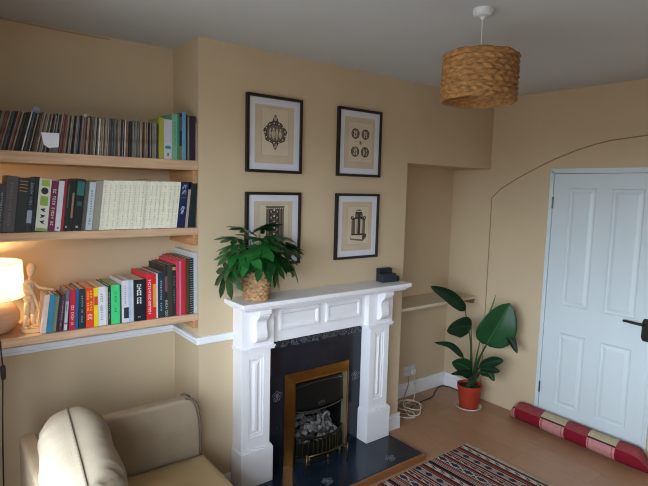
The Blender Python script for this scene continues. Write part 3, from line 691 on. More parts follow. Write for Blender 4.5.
fa = seg('forearm', [W(-.757, 1.329, -.005), W(-.738, 1.324, -.015), W(-.722, 1.321, -.022)], [.0065, .0065, .0045]); seg('hand', [W(-.722, 1.321, -.022), W(-.71, 1.32, -.028), W(-.700, 1.318, -.034)], [.004, .0055, .003], fa)
lg = seg('leg', [W(-.811, 1.262, -.012), W(-.812, 1.235, -.012), W(-.813, 1.205, -.012)], [.012, .0145, .0095]); MB().ball(W(-.813, 1.203, -.012), .009).build('knee', MANW, lg, smooth=True)
sk = seg('shin', [W(-.813, 1.203, -.012), W(-.822, 1.175, -.012), W(-.832, 1.150, -.012)], [.009, .010, .006]); seg('foot', [W(-.832, 1.150, -.012), W(-.824, 1.146, -.014), W(-.812, 1.144, -.016)], [.006, .006, .004], sk)
lg = seg('leg', [W(-.793, 1.262, .01), W(-.789, 1.235, .008), W(-.786, 1.205, .006)], [.012, .0145, .0095]); MB().ball(W(-.786, 1.203, .006), .009).build('knee', MANW, lg, smooth=True)
sk = seg('shin', [W(-.786, 1.203, .006), W(-.785, 1.175, .006), W(-.785, 1.152, .006)], [.009, .010, .006]); seg('foot', [W(-.787, 1.150, .006), W(-.778, 1.146, .004), W(-.767, 1.144, .002)], [.006, .006, .004], sk)
# ------------------------------------------------------------------ sofa and its cushion
SOFA = M('988772', .9, .06, 12, .25, 260, spec=.2); CUSH = M('978a77', .92, .07, 5, .15, 260, spec=.2); PIPE = M('66594b', .9, .04, 40)
sofa = thing('sofa', 'beige fabric sofa with piped arm in the left alcove under the shelves', 'sofa', (-.5, -1.1, 0))
MB().box(-.87, -.105, -2.05, -.255, .075, .305).build('frame', SOFA, sofa, bevel=.02, seg=3)
MB().box(-.905, -.835, -2.3, -.178, .08, .745).build('back', SOFA, sofa, bevel=.022, seg=4)
armp = [(-.83, .08), (-.10, .08), (-.098, .45), (-.099, .56), (-.106, .64), (-.120, .700), (-.138, .735), (-.158, .748), (-.18, .75), (-.5, .748), (-.83, .746)]
for y0, y1, nm in ((-.25, -.175, 0), (-2.3, -2.22, 1)):
    arm = MB().prism(armp, 'y', y0, y1).build('arm', SOFA, sofa, bevel=.018, seg=4)
    edge = armp[1:9]
    for yy in (y0+.004, y1-.004):
        MB().tube(spline([(x+.001, yy, z+.001) for x, z in edge], 4), .0055, 7).build('piping', PIPE, arm, smooth=True)
def rnd(u, v, p=4.5):
    """Rounded-square outline: pulls the corners of the unit square in."""
    mx = max(abs(u), abs(v))
    return 1 if mx < 1e-6 else mx/((abs(u)**p+abs(v)**p)**(1/p))
def pillow(c, half, mat4, n=44):
    """A stuffed knife-edged cushion, gathered into wrinkles along its seam; half = (x thickness, y width, z height)."""
    m = MB()
    for sgn in (1, -1):
        rows = []
        for i in range(n+1):
            row = []
            for k in range(n+1):
                u = -1+2*i/n; v = -1+2*k/n; u, v = sin(u*pi/2), sin(v*pi/2)
                q = max(0, (1-abs(u)**4)*(1-abs(v)**4))**.5; g = rnd(u, v)
                top = max(0, v)**2*(1-v**10)
                wrk = top*(.011*sin(33*u+2.5*v+sgn)+.007*sin(57*u-5*v))+.005*q*sin(7*u+6*v+1.3*sgn)
                row.append(mat4 @ Vector((sgn*(half[0]*q**.66+wrk), u*g*half[1], v*g*half[2]))+Vector(c))
            rows.append(row)
        m.grid(rows)
    return m
# seat cushion: a soft slab
m = MB(); sx0, sx1, sy0, sy1 = -.80, -.080, -1.19, -.256
rows = []; n = 24
def slab(sgn):
    rows = []
    for i in range(n+1):
        row = []
        for k in range(n+1):
            u = -1+2*i/n; v = -1+2*k/n; q = (max(0, 1-abs(u)**30)*max(0, 1-abs(v)**30))**.5
            row.append(((sx0+sx1)/2+u*(sx1-sx0)/2, (sy0+sy1)/2+v*(sy1-sy0)/2, 0.392+sgn*(.066*q**.5+.012*(1-u*u)*(1-v*v)+.001*sin(11*u+3*v))))
        rows.append(row)
    return rows
SEAT = M('a9946f', .9, .06, 8, .25, 240, spec=.2)
sc_ = m.grid(slab(1)).grid(slab(-1)).build('seat_cushion', SEAT, sofa, smooth=True)
o2 = sc_.copy(); o2.data = sc_.data; C.objects.link(o2); o2.location.y -= .935
PX, PY, PZ = -.757, -.735, .700
pm = Matrix.Rotation(radians(-6), 4, 'Z') @ Matrix.Rotation(radians(-9), 4, 'Y')
cu = thing('scatter_cushion', 'large plump beige cushion standing on the sofa, wrinkled along its seam', 'cushion', (PX, PY, .45))
cu_o = pillow((PX, PY, PZ), (.128, .37, .245), pm).build('cushion_cover', CUSH, cu, smooth=True)
seam = []
for k in range(49):
    t = k/48; 
    if t < .5: u = -1+4*t; v = 1
    else: u = 1; v = 1-4*(t-.5)
    seam.append(pm @ Vector((0, u*rnd(u, v)*.371, v*rnd(u, v)*.246))+Vector((PX, PY, PZ)))
MB().tube(seam, .0042, 6).build('seam_piping', PIPE, cu, smooth=True)

# ------------------------------------------------------------------ four framed prints
FRM = M('1c1310', .4, .1, 30); MAT = M('d2d2da', .8, .01, 10); PRT = M('c3b198', .85, .05, 9); PRT2 = M('cbbca4', .85, .05, 9)
def picture(x0, x1, z0, z1, label, draw, plate):
    t = thing('picture_frame', label, 'picture', ((x0+x1)/2, -.011, (z0+z1)/2), 'framed architectural prints over the fireplace')
    m = MB(); b = .017
    m.box(x0, x0+b, -.024, -.001, z0, z1).box(x1-b, x1, -.024, -.001, z0, z1).box(x0+b, x1-b, -.024, -.001, z0, z0+b).box(x0+b, x1-b, -.024, -.001, z1-b, z1)
    m.build('frame', FRM, t, bevel=.0015)
    a = .040
    m = MB(); m.box(x0+b, x0+b+a, -.0135, -.002, z0+b, z1-b).box(x1-b-a, x1-b, -.0135, -.002, z0+b, z1-b).box(x0+b+a, x1-b-a, -.0135, -.002, z0+b, z0+b+a*.95).box(x0+b+a, x1-b-a, -.0135, -.002, z1-b-a*.95, z1-b)
    m.build('mount', MAT, t)
    p = MB().box(x0+b+a-.003, x1-b-a+.003, -.0115, -.003, z0+b+a-.004, z1-b-a+.004).build('print', PRT, t)
    px0, px1, pz0, pz1 = plate
    MB().box(px0, px1, -.0119, -.0113, pz0, pz1).build('plate_area', PRT2, p)
    m = MB(); w = .0013
    m.box(px0, px1, -.0123, -.0118, pz0, pz0+w).box(px0, px1, -.0123, -.0118, pz1-w, pz1).box(px0, px0+w, -.0123, -.0118, pz0, pz1).box(px1-w, px1, -.0123, -.0118, pz0, pz1)
    m.build('plate_line', M('9a8a76', .8), p)
    m = MB(); draw(m, (px0+px1)/2, (pz0+pz1)/2); m.build('engraving', [INK, M('6d6052', .8), PRT2], p)
EY = -.0124
def disc(m, x, z, rx, rz, mi=0, dy=0, n=22, wob=0, ph=0):
    m.add([(x+rx*(1+wob*sin(7*a+ph))*cos(a), EY-dy, z+rz*(1+wob*sin(7*a+ph))*sin(a)) for a in [2*pi*k/n for k in range(n)]], [tuple(range(n))], mi)
def quad(m, x0, x1, z0, z1, mi=0, dy=0): m.add([(x0, EY-dy, z0), (x1, EY-dy, z0), (x1, EY-dy, z1), (x0, EY-dy, z1)], [(0, 1, 2, 3)], mi)
def stroke(m, pts, r=.0018, mi=0): m.tube([(x, EY-.0005, z) for x, z in pts], r, 5, mi)
def d_medallion(m, x, z):
    rg = random.Random(1)
    disc(m, x, z-.004, .080, .066, 0, 0, 40, .05)
    for s in (1, -1):
        m.add([(x-.026, EY-.0001, z+s*.055), (x+.026, EY-.0001, z+s*.055), (x+.014, EY-.0001, z+s*.082), (x+.004, EY-.0001, z+s*.101), (x-.004, EY-.0001, z+s*.101), (x-.014, EY-.0001, z+s*.082)], [(0, 1, 2, 3, 4, 5)], 0)
        for k in (-.010, 0, .010): stroke(m, [(x+k, z+s*.066), (x+k*.5, z+s*.092)], .0015, 2)
    disc(m, x, z-.004, .060, .047, 1, .0002, 40)
    for k in range(26):   # carved border of lobes
        a = 2*pi*k/26; disc(m, x+.070*cos(a), z-.004+.0565*sin(a), .0055, .005, 2 if k % 2 else 1, .0003, 8)
    for i, dx in enumerate((-.036, -.013, .010, .034)):      # four standing figures
        h = .03-.004*abs(i-1.5)
        disc(m, x+dx, z-.012, .0095, h, 2, .0004, 16, .10, i); disc(m, x+dx+.001, z+h-.010, .0058, .0065, 2, .0004, 10)
        stroke(m, [(x+dx-.004, z-.035), (x+dx-.002, z), (x+dx+.004, z+.012)], .0012); stroke(m, [(x+dx+.004, z-.036), (x+dx+.003, z-.01)], .0012)
    for k in range(30):
        a = rg.uniform(0, 6.28); q = rg.uniform(.4, .95); stroke(m, [(x+.056*q*cos(a), z-.004+.043*q*sin(a)), (x+.056*q*cos(a)+.006, z-.004+.043*q*sin(a)+rg.uniform(-.008, .008))], .0011)
def d_ovals(m, x, z):
    rg = random.Random(2)
    for ix, dx in enumerate((-.046, .043)):
        for iz, dz in enumerate((.056, -.062)):
            cx, cz = x+dx, z+dz
            disc(m, cx, cz, .036, .0345, 0, 0, 30, .02); disc(m, cx, cz, .031, .030, 1, .0002, 30)
            for k in range(16):
                a = rg.uniform(0, 6.28); q = rg.uniform(0, .8); stroke(m, [(cx+.030*q*cos(a), cz+.03*q*sin(a)), (cx+.030*q*cos(a)+rg.uniform(-.008, .008), cz+.03*q*sin(a)+.011)], .0014, rg.choice((0, 0, 2)))
            for k in (-1, 1): stroke(m, [(cx+k*.012, cz-.022), (cx+k*.007, cz), (cx+k*.012, cz+.02)], .0026, 2)
    for a in range(8): stroke(m, [(x, z-.002), (x+.017*cos(a*pi/4), z-.002+.016*sin(a*pi/4))], .0013, 1)
    disc(m, x, z-.002, .006, .006, 0, .0003, 10)
def d_panel(m, x, z):
    quad(m, x-.055, x+.055, z-.12, z+.115, 0); quad(m, x+.055, x+.070, z-.12, z+.12, 1, .0001)
    rg = random.Random(3)
    for s in (-1, 1): quad(m, x+s*.042-.006, x+s*.042+.006, z-.11, z+.105, 1, .0002)
    for i in range(6):
        zz = z+.088-i*.036
        for s in (-1, 1):
            stroke(m, [(x+s*(.004+.022*sin(t*.52)), zz-.014+.005*t) for t in range(7)], .0024, 1); disc(m, x+s*.023, zz+.002, .006, .007, 2, .0004, 9)
        disc(m, x, zz+.012, .006, .008, 2, .0004, 10); disc(m, x, zz-.008, .004, .004, 1, .0005, 8)
    quad(m, x-.06, x+.074, z+.115, z+.125, 1, .0003)
    for k in range(9): disc(m, x-.05+k*.0135, z+.109, .004, .004, 2, .0005, 8)
def d_columns(m, x, z):
    # stepped plinth with clustered shafts, capitals and a vase on top
    m.add([(x-.068, EY, z-.098), (x+.045, EY, z-.110), (x+.078, EY, z-.082), (x+.078, EY, z-.060), (x-.062, EY, z-.062)], [(0, 1, 2, 3, 4)], 1)
    m.add([(x-.062, EY-.0002, z-.088), (x+.040, EY-.0002, z-.098), (x+.040, EY-.0002, z-.070), (x-.062, EY-.0002, z-.066)], [(0, 1, 2, 3)], 2)
    m.add([(x+.042, EY-.0002, z-.104), (x+.078, EY-.0002, z-.076), (x+.078, EY-.0002, z-.062), (x+.042, EY-.0002, z-.074)], [(0, 1, 2, 3)], 0)
    for dx, w, z1, mi in ((-.045, .013, .045, 1), (-.018, .012, .05, 2), (.008, .011, .075, 0), (.03, .012, .05, 2), (.052, .011, .04, 1)):
        quad(m, x+dx-w, x+dx+w, z-.062, z+z1, mi, .0003); stroke(m, [(x+dx-w, z-.062), (x+dx-w, z+z1)], .0012); stroke(m, [(x+dx+w*.4, z-.062), (x+dx+w*.4, z+z1)], .0013)
        disc(m, x+dx, z+z1, w*1.3, .008, 0, .0004, 12, .1); disc(m, x+dx, z-.062, w*1.25, .006, 0, .0004, 12)
    quad(m, x-.055, x+.06, z-.062, z+.03, 1, .0001); quad(m, x-.03, x+.04, z+.02, z+.08, 1, .0001)
    disc(m, x+.003, z+.085, .032, .012, 0, .0005, 16, .08); disc(m, x+.003, z+.10, .024, .009, 1, .0006, 14); quad(m, x-.015, x+.021, z+.092, z+.098, 2, .0007)
    for s in (-1, 1): disc(m, x+.055*s, z+.052, .014, .012, 0, .0006, 12, .15); disc(m, x+.055*s, z+.052, .005, .005, 2, .0007, 8)
picture(.283, .669, 1.915, 2.361, 'dark framed print of an oval carved medallion, upper left of the four over the mantel', d_medallion, (.386, .572, 2.015, 2.29))
picture(.953, 1.339, 1.915, 2.361, 'dark framed print of four small ovals, upper right of the four over the mantel', d_ovals, (1.044, 1.262, 2.01, 2.275))
picture(.283, .669, 1.358, 1.801, 'dark framed print of a carved upright panel, partly hidden behind the leafy mantel plant', d_panel, (.375, .583, 1.46, 1.728))
picture(.953, 1.339, 1.358, 1.801, 'dark framed print of a cluster of columns, above the mantel beside the right alcove', d_columns, (1.058, 1.252, 1.455, 1.715))

# ------------------------------------------------------------------ woven things
def woven(rfun, z0, z1, c, rows, per, amp, sub=(6, 5), tilt=None):
    """Braided rope rows round a drum: slanted knots, every second row offset."""
    n = per*sub[0]; out = []
    nr = rows*sub[1]
    for i in range(nr+1):
        row = []; f = i/nr*rows; k = min(rows-1, int(f)); v = (f-k)*2-1
        for q in range(n):
            a = q/sub[0]+(.5 if k % 2 else 0)+.28*v*(1 if k % 2 else -1)
            u = (a % 1)*2-1
            d = max(0, 1-.9*abs(u)**2.2)*sqrt(max(0, 1-.92*v*v))
            jit = .5*sin(q/sub[0]*2.7+k*1.9)
            t = 2*pi*q/n; r = rfun(i/nr)+amp*(d-.35+.12*jit)
            p = Vector((r*cos(t), r*sin(t), z0+(z1-z0)*i/nr+amp*.25*jit))
            if tilt is not None: p = tilt @ p
            row.append(p+Vector(c))
        out.append(row)
    return out
ROPE = M('986c3c', .7, .5, 40, stretch=(1, 1, 2.2)); ROPE2 = M('a9835c', .8, .45, 40, stretch=(1, 1, 2))
# pendant
PXc, PYc = .756, -1.226
pd = thing('pendant_light', 'woven seagrass drum pendant hanging from the ceiling', 'pendant lamp', (PXc, PYc, H))
MB().lathe([(.043, -.0005), (.043, -.012), (.040, -.022), (.030, -.030), (.012, -.034), (.006, -.045), (.0, -.046)], (PXc, PYc, H), 32).build('ceiling_rose', M('d2d5d6', .4), pd, smooth=False)
MB().tube([(PXc, PYc, H-.04), (PXc+.001, PYc, 2.34)], .0032, 8).build('flex', M('c8c8c4', .5), pd)
tl_ = Matrix.Rotation(radians(1.2), 4, 'Y')
rows = woven(lambda t: .156-.001*t, -.100, .100, (PXc, PYc, 2.320), 9, 22, .0135, tilt=tl_)
inner = [[tl_ @ Vector((.143*cos(2*pi*k/132), .143*sin(2*pi*k/132), z))+Vector((PXc, PYc, 2.320)) for k in range(132)] for z in (.099, 0, -.099)]
m = MB().grid(rows+inner+[rows[0]], wrap=True); m.build('shade', ROPE, pd, smooth=True)
m = MB(); zr = 2.320+.078
for k in range(3):
    a = 2*pi*k/3+.4; m.tube([(PXc, PYc, zr), (PXc+.144*cos(a), PYc+.144*sin(a), zr+.01)], .0022, 6)
m.lathe([(.020, -.004), (.020, .004)], (PXc, PYc, zr), 16); m.build('shade_ring', M('d0cec8', .5), pd)
MB().lathe([(.0, .05), (.014, .05), (.016, .03), (.016, -.005), (.0, -.006)], (PXc, PYc, zr-.05), 16).ball((PXc, PYc, zr-.085), (.026, .026, .032), 14, 9).build('bulb', M('d8d4c8', .4), pd, smooth=True)
# basket on the mantel
BX, BY, BZ = .294, -.128, 1.1885
bk = thing('woven_basket', 'woven seagrass basket on the mantel shelf holding the leafy plant', 'basket', (BX, BY, BZ))
rows = woven(lambda t: .068+.021*t, .003, .172, (BX, BY, BZ), 10, 17, .009)
inner = [[Vector((BX+r*cos(2*pi*k/102), BY+r*sin(2*pi*k/102), BZ+z)) for k in range(102)] for r, z in ((.079, .170), (.058, .012))]
m = MB().grid(rows+inner, wrap=True); m.add(inner[-1], [tuple(range(102))]); m.lathe([(.068, .0003), (.069, .006)], (BX, BY, BZ), 40); m.build('basket_body', ROPE2, bk, smooth=True)

# ------------------------------------------------------------------ leafy plant in the basket
LEAFS = [M(c, .32, .2, 30, .1, 50, spec=.6) for c in ('184a1e', '1f5624', '123b18', '255f2a')]; STEM = M('4d7a38', .5, .1, 30); SOIL = M('2a1e16', .95, .3, 60, .5, 80)
fat = thing('leafy_plant', 'bushy plant with glossy hand-shaped green leaves in the mantel basket', 'plant', (BX, BY, BZ+.1))
MB().lathe([(.0, .150), (.072, .150), (.072, .140), (.0, .139)], (BX, BY, BZ), 30).build('soil', SOIL, fat)
def palmate(size, lobes, droop, seed):
    """A flat-spread hand of pointed lobes from the origin, pointing along +y, up +z."""
    r = random.Random(seed); pts = [(0, 0, 0)]; fs = []; angs = [(-118+236*i/(lobes-1)) for i in range(lobes)]
    prev = None; out = []
    step = 236/(lobes-1)
    for i, a in enumerate(angs):
        L = size*(1-.42*(abs(a)/118)**1.6)*r.uniform(.92, 1.05)
        for da, rr in ((-step*.5, .42), (-step*.46, .62), (-step*.30, .84), (0, 1.06), (step*.30, .84), (step*.46, .62)):
            out.append((a+da, L*rr, rr))
        if i == lobes-1: out.append((a+step*.5, L*.42, .42))
    ring_ = []
    for a, l, rr in out:
        t = radians(a); x, y = l*sin(t), l*cos(t); d = (x*x+y*y)/size
        pts.append((x, y+size*.12, -droop*d+.03*size*(rr < .5))); ring_.append(len(pts)-1)
    # mid-rib points fold each lobe
    for i in range(lobes):
        b = 1+i*6; t = radians(angs[i]); tip = pts[b+3]; mid = (tip[0]*.58, size*.12+(tip[1]-size*.12)*.58, tip[2]*.4-.025*size)
        pts.append(mid); mi = len(pts)-1
        for q in range(6):
            fs.append((mi, b+q, b+q+1))
        fs.append((0, b, mi)); fs.append((0, mi, b+6))
    pts[0] = (0, size*.12, .0)
    return pts, fs
def place_leaf(base, out_dir, size, lobes, droop, mat, seed, roll=0, parent=fat):
    y = Vector(out_dir).normalized(); up = Vector((0, 0, 1))
    x = y.cross(up)
    if x.length < .05: x = Vector((1, 0, 0))
    x.normalize(); z = x.cross(y).normalized()
    R = Matrix((x, y, z)).transposed(); R = R @ Matrix.Rotation(roll, 3, 'Y')
    pts, fs = palmate(size, lobes, droop, seed)
    vs = [R @ Vector(p)+Vector(base) for p in pts]
    vs = [Vector((v.x, min(v.y, -.029), v.z)) if v.y > -.029 else v for v in vs]
    return MB().add(vs, fs).build('leaf', mat, parent, smooth=True)
rl = random.Random(21)
# (azimuth, out, height above basket rim, leaf size, pitch)
spec_ = [(-160, .19, .03, .145, -66), (-20, .21, .05, .13, -50), (-176, .16, .05, .13, -50), (-152, .12, .085, .13, -30), (-168, .13, .15, .12, -8), (-128, .11, .12, .14, -32), (-100, .11, .085, .14, -40), (-70, .12, .10, .15, -45),
         (-48, .13, .04, .13, -66), (-40, .14, .12, .135, -25), (-20, .15, .08, .135, -38), (-8, .17, .13, .13, -16), (2, .16, .06, .12, -42), (-75, .06, .18, .13, 0), (-120, .07, .19, .125, 8),
         (-30, .08, .19, .13, 4), (-150, .07, .22, .115, 28), (-60, .03, .22, .115, 35), (180, .11, .18, .115, 5), (10, .11, .17, .12, 2), (30, .12, .11, .10, -10), (150, .10, .11, .11, -10),
         (-95, .09, .15, .13, -15), (-30, .11, .02, .12, -62), (-5, .20, .14, .12, -24), (-172, .12, .11, .12, -20)]
for i, (az, o_, hz, sz, pit) in enumerate(spec_):
    a = radians(az+rl.uniform(-6, 6)); d = Vector((cos(a), sin(a), 0)); s_y = .85 if d.y < 0 else .55
    base = Vector((BX-.01, BY, BZ+.176))+Vector((d.x*o_*.95, d.y*o_*s_y*.75, hz+.0))
    od = d*cos(radians(pit))+Vector((0, 0, sin(radians(pit))))
    root = Vector((BX+d.x*.025, BY+d.y*.025, BZ+.148))
    midp = root*.45+base*.55+Vector((0, 0, .035))
    place_leaf(base, od, sz*1.08, 7 if i % 3 else 8, rl.uniform(.12, .35), LEAFS[rl.randrange(4)], i, rl.uniform(-.25, .25))
    MB().tube(spline([root, midp, base+od*sz*.1], 5), .0024, 6).build('stalk', STEM, fat, smooth=True)

# ------------------------------------------------------------------ small dark box on the mantel
MZ = 1.1885
bx = thing('card_box', 'small dark slate-blue stepped box at the right end of the mantel shelf', 'box', (1.36, -.1, MZ)); SL = M('20262f', .6, .15, 30); SL2 = M('171b22', .6, .15, 30)
rz = Matrix.Translation((1.368, -.095, MZ)) @ Matrix.Rotation(radians(-8), 4, 'Z')
MB().box(-.062, .055, -.035, .045, .0004, .060, mat=rz).build('box_body', SL, bx, bevel=.003)
MB().box(-.062, .050, .005, .045, .0595, .094, mat=rz).build('raised_back', SL2, bx, bevel=.003)
MB().box(.056, .090, -.030, .040, .0004, .040, mat=rz).build('side_tray', SL2, bx, bevel=.003)

# ------------------------------------------------------------------ right alcove: shelf, socket, cables
t = thing('alcove_shelf', 'thin cream-painted shelf across the right alcove', 'shelf', (2.14, .22, .9))
MB().box(XB+.001, XR-.0015, .07, DR-.002, .888, .912).build('shelf_board', M('cdbfa6', .6, .04, 10), t, bevel=.002)
MB().box(XR-.03, XR-.0015, .085, DR-.01, .846, .8875).build('support_batten', M('8a5f3c', .6, .2, 8), t, bevel=.002)
so = thing('wall_socket', 'white double wall socket low in the right alcove', 'socket', (2.17, DR, .235))
SW = M('c9ccd0', .35)
MB().box(2.095, 2.245, DR-.010, DR-.0005, .188, .276).build('socket_plate', SW, so, bevel=.003)
for x in (2.135, 2.205):
    MB().box(x-.006, x+.006, DR-.0135, DR-.010, .255, .268).build('switch', SW, so, bevel=.001)
    MB().box(x-.024, x+.024, DR-.035, DR-.0102, .194, .242).build('plug', M('e0e2e4' if x > 2.2 else 'd4d2cc', .4), so, bevel=.005)
o = MB().tube(spline([(2.205, DR-.036, .20), (2.19, .33, .12), (2.12, .27, .02), (1.99, .25, .009), (1.90, .16, .009), (1.86, .07, .009), (1.93, .035, .02), (2.03, .13, .05), (1.98, .23, .06), (1.9, .18, .04), (1.95, .08, .03), (2.06, .12, .02), (2.10, .22, .015), (1.98, .29, .03), (1.87, .22, .02), (1.92, .10, .012), (1.86, .03, .010), (1.78, .10, .009), (1.84, .26, .009)], 8), .0052, 8).build('extension_cable', M('c9bfb0', .5), smooth=True)
tag(o, 'loose tangle of pale cable on the floor under the socket', 'cable')
o = MB().tube(spline([(1.72, .30, .008), (1.84, .14, .008), (1.97, .17, .008), (2.15, .21, .008), (2.31, .225, .008), (2.42, .29, .008), (2.55, .345, .008), (2.62, .30, .008), (2.625, .17, .008), (2.60, .12, .008)], 7), .0045, 8).build('black_cable', M('1d1815', .5), smooth=True)
tag(o, 'dark cable running along the floor towards the red plant pot', 'cable')
o = MB().tube(spline([(2.135, DR-.036, .20), (2.11, .34, .10), (2.0, .30, .012), (1.9, .25, .02), (1.82, .16, .01), (1.88, .10, .018), (2.0, .16, .016), (2.05, .20, .010), (1.95, .31, .010)], 7), .004, 8).build('thin_cable', M('a08d76', .5), smooth=True)
tag(o, 'thin tan cable plugged in at the left of the wall socket', 'cable')

# ------------------------------------------------------------------ big-leaved plant in the red pot
QX, QY = 2.415, -.085
o = MB().lathe([(.0, .0005), (.095, .0005), (.108, .010), (.110, .020), (.105, .020), (.098, .010), (.0, .008)], (QX, QY, 0), 44).build('plant_saucer', M('bdb6a6', .5, .05, 20), smooth=True); tag(o, 'pale round saucer under the red plant pot', 'saucer')
pt = thing('plant_pot', 'orange-red plastic plant pot on a saucer beside the door wall', 'pot', (QX, QY, .01)); RED = M('a03420', .45, .06, 10)
MB().lathe([(.0, .0105), (.078, .0105), (.084, .06), (.096, .170), (.102, .172), (.104, .205), (.098, .205), (.094, .172), (.0, .165)], (QX, QY, 0), 48).build('pot_body', RED, pt, smooth=False, bevel=.001)
big = thing('big_leaved_plant', 'tall dark green plant with large paddle leaves in the red pot', 'plant', (QX, QY, .17))
MB().lathe([(.0, .188), (.092, .186), (.092, .172), (.0, .17)], (QX, QY, 0), 30).build('soil', SOIL, big)
PADS = [M(c, .48, .15, 12, .06, 30, spec=.4) for c in ('12391a', '0c2a14', '164620')]; RIB = M('3d7038', .4)
def paddle(base, mid, tip, side, hw, fold=.25, wave=.0, mat=PADS[0], n=14, asym=1):
    """One big leaf: centre line base-mid-tip, half width hw along side, folded up along the rib."""
    line = spline([base, mid, tip], n//2); S = Vector(side).normalized(); rows = []
    for i, p in enumerate(line):
        s = i/(len(line)-1); w = hw*(sin(pi*min(1, s**.75*.97+.03))**.62)
        d = (line[min(i+1, len(line)-1)]-line[max(i-1, 0)]).normalized(); sd = (S-d*S.dot(d)).normalized(); nn = sd.cross(d)
        row = []
        for k in range(-5, 6):
            u = k/5; ww = w*(asym if u < 0 else 1)
            row.append(p+sd*ww*u*(1-.15*abs(u))+nn*(fold*abs(u)*w+wave*w*sin(9*s+3*u)*abs(u)))
        rows.append(row)
    lf = MB().grid(rows).build('leaf', mat, big, smooth=True, solid=.0012)
    MB().tube([p-(0.0)*S for p in line], [.0042*(1-.8*i/(len(line)-1)) for i in range(len(line))], 6).build('midrib', RIB if mat is not PADS[1] else PADS[2], lf, smooth=True)
    return lf
V = Vector
paddle((2.351, -.043, .847), (2.19, .02, .985), (2.008, .05, 1.068), (.30, -.35, 1.0), .062, .45, .1, PADS[1])
paddle((2.384, -.088, .707), (2.28, -.045, .715), (2.172, -.006, .685), (.05, -.25, 1), .112, .12, .06, PADS[1])
paddle((2.408, -.226, .588), (2.424, -.314, .77), (2.478, -.372, .955), (.62, -.62, -.18), .178, .28, .02, PADS[2])
paddle((2.439, -.223, .600), (2.462, -.375, .682), (2.452, -.484, .575), (.2, .1, 1), .05, .5, .05, PADS[1])
paddle((2.319, -.072, .456), (2.206, -.021, .568), (2.065, .03, .598), (.2, -.3, 1), .032, .5, .1, PADS[1])
paddle((2.336, -.136, .365), (2.24, -.115, .42), (2.14, -.098, .452), (.15, -.1, 1), .075, .2, .05, PADS[0])
paddle((2.368, -.205, .412), (2.385, -.315, .475), (2.41, -.395, .50), (.2, .2, 1), .048, .4, .05, PADS[1])
paddle((2.367, -.205, .392), (2.372, -.306, .408), (2.385, -.385, .412), (.2, .2, 1), .036, .4, .05, PADS[1])
paddle((2.331, -.13, .326), (2.225, -.129, .365), (2.134, -.098, .355), (.1, -.3, 1), .035, .4, .05, PADS[1])
paddle((2.37, -.19, .30), (2.30, -.21, .345), (2.22, -.20, .315), (.2, -.2, 1), .045, .3, .08, PADS[1])
paddle((2.43, -.16, .33), (2.40, -.27, .36), (2.40, -.33, .31), (.3, .1, 1), .04, .4, .08, PADS[0])
paddle((2.40, -.10, .27), (2.33, -.08, .33), (2.27, -.03, .31), (.1, -.3, 1), .045, .3, .08, PADS[1])
MB().tube([(2.47, -.15, .70), (2.5, -.17, .80), (2.52, -.19, .90), (2.537, -.206, .99)], [.007, .009, .007, .001], 8).build('rolled_leaf', M('3d6b34', .4), big, smooth=True)
for i, tp in enumerate([((2.38, -.10, .55), (2.351, -.043, .85)), ((2.40, -.10, .45), (2.384, -.088, .71)), ((2.40, -.15, .40), (2.408, -.226, .59)), ((2.43, -.15, .42), (2.439, -.223, .60)), ((2.36, -.10, .35), (2.319, -.072, .458)), ((2.39, -.11, .27), (2.336, -.136, .367)), ((2.40, -.14, .30), (2.368, -.205, .414)), ((2.40, -.13, .28), (2.367, -.205, .394)), ((2.39, -.1, .25), (2.331, -.13, .328)), ((2.44, -.12, .45), (2.47, -.15, .705)), ((2.395, -.15, .25), (2.37, -.19, .302)), ((2.42, -.12, .26), (2.43, -.16, .332)), ((2.405, -.1, .22), (2.40, -.10, .272))]):
    r0 = (QX-.03+.012*(i % 5), QY-.025+.02*(i//5), .18)
    MB().tube(spline([r0, tp[0], tp[1]], 6), [.0125-.0085*min(1, k/9) for k in range(13)], 8).build('stem', M('1e421f', .5, .1, 20), big, smooth=True)

# ------------------------------------------------------------------ draught excluder
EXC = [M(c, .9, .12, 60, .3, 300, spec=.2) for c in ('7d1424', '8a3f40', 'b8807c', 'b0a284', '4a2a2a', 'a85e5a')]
ax0, ax1 = V((2.570, -.385, .0)), V((2.540, -1.445, .0))
NL, NA = 132, 36; rows = []; mi = []
def prof_r(s):
    e = min(1, s/.085, (1-s)/.10); return .071*sin(pi/2*min(1, e))**.75+.003
def band(s):
    bs = (-.08, .075, .28, .46, .62, .80, 1.2, 1.3)
    for k in range(6):
        if s < bs[k+1]: return k-1, (s-bs[k])/(bs[k+1]-bs[k])
    return 5, .5
for i in range(NL+1):
    s = i/NL; r = prof_r(s); cpt = ax0.lerp(ax1, s); cz = r+.0005+.003*sin(17*s)*0
    rows.append([(cpt.x+r*cos(2*pi*k/NA), cpt.y, cz+r*sin(2*pi*k/NA)*.97) for k in range(NA)])
for i in range(NL):
    s = (i+.5)/NL; k, fr = band(s)
    for a in range(NA):
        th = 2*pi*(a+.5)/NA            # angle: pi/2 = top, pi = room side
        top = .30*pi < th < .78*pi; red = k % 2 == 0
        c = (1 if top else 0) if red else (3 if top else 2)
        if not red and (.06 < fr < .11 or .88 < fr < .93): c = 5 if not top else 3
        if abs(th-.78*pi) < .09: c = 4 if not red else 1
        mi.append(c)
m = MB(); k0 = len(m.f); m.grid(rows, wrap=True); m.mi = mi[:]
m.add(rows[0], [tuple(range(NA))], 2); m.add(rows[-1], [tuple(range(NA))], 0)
o = m.build('draught_excluder', EXC, smooth=True); tag(o, 'long red and pink plaid draught excluder lying along the foot of the door', 'draught excluder')

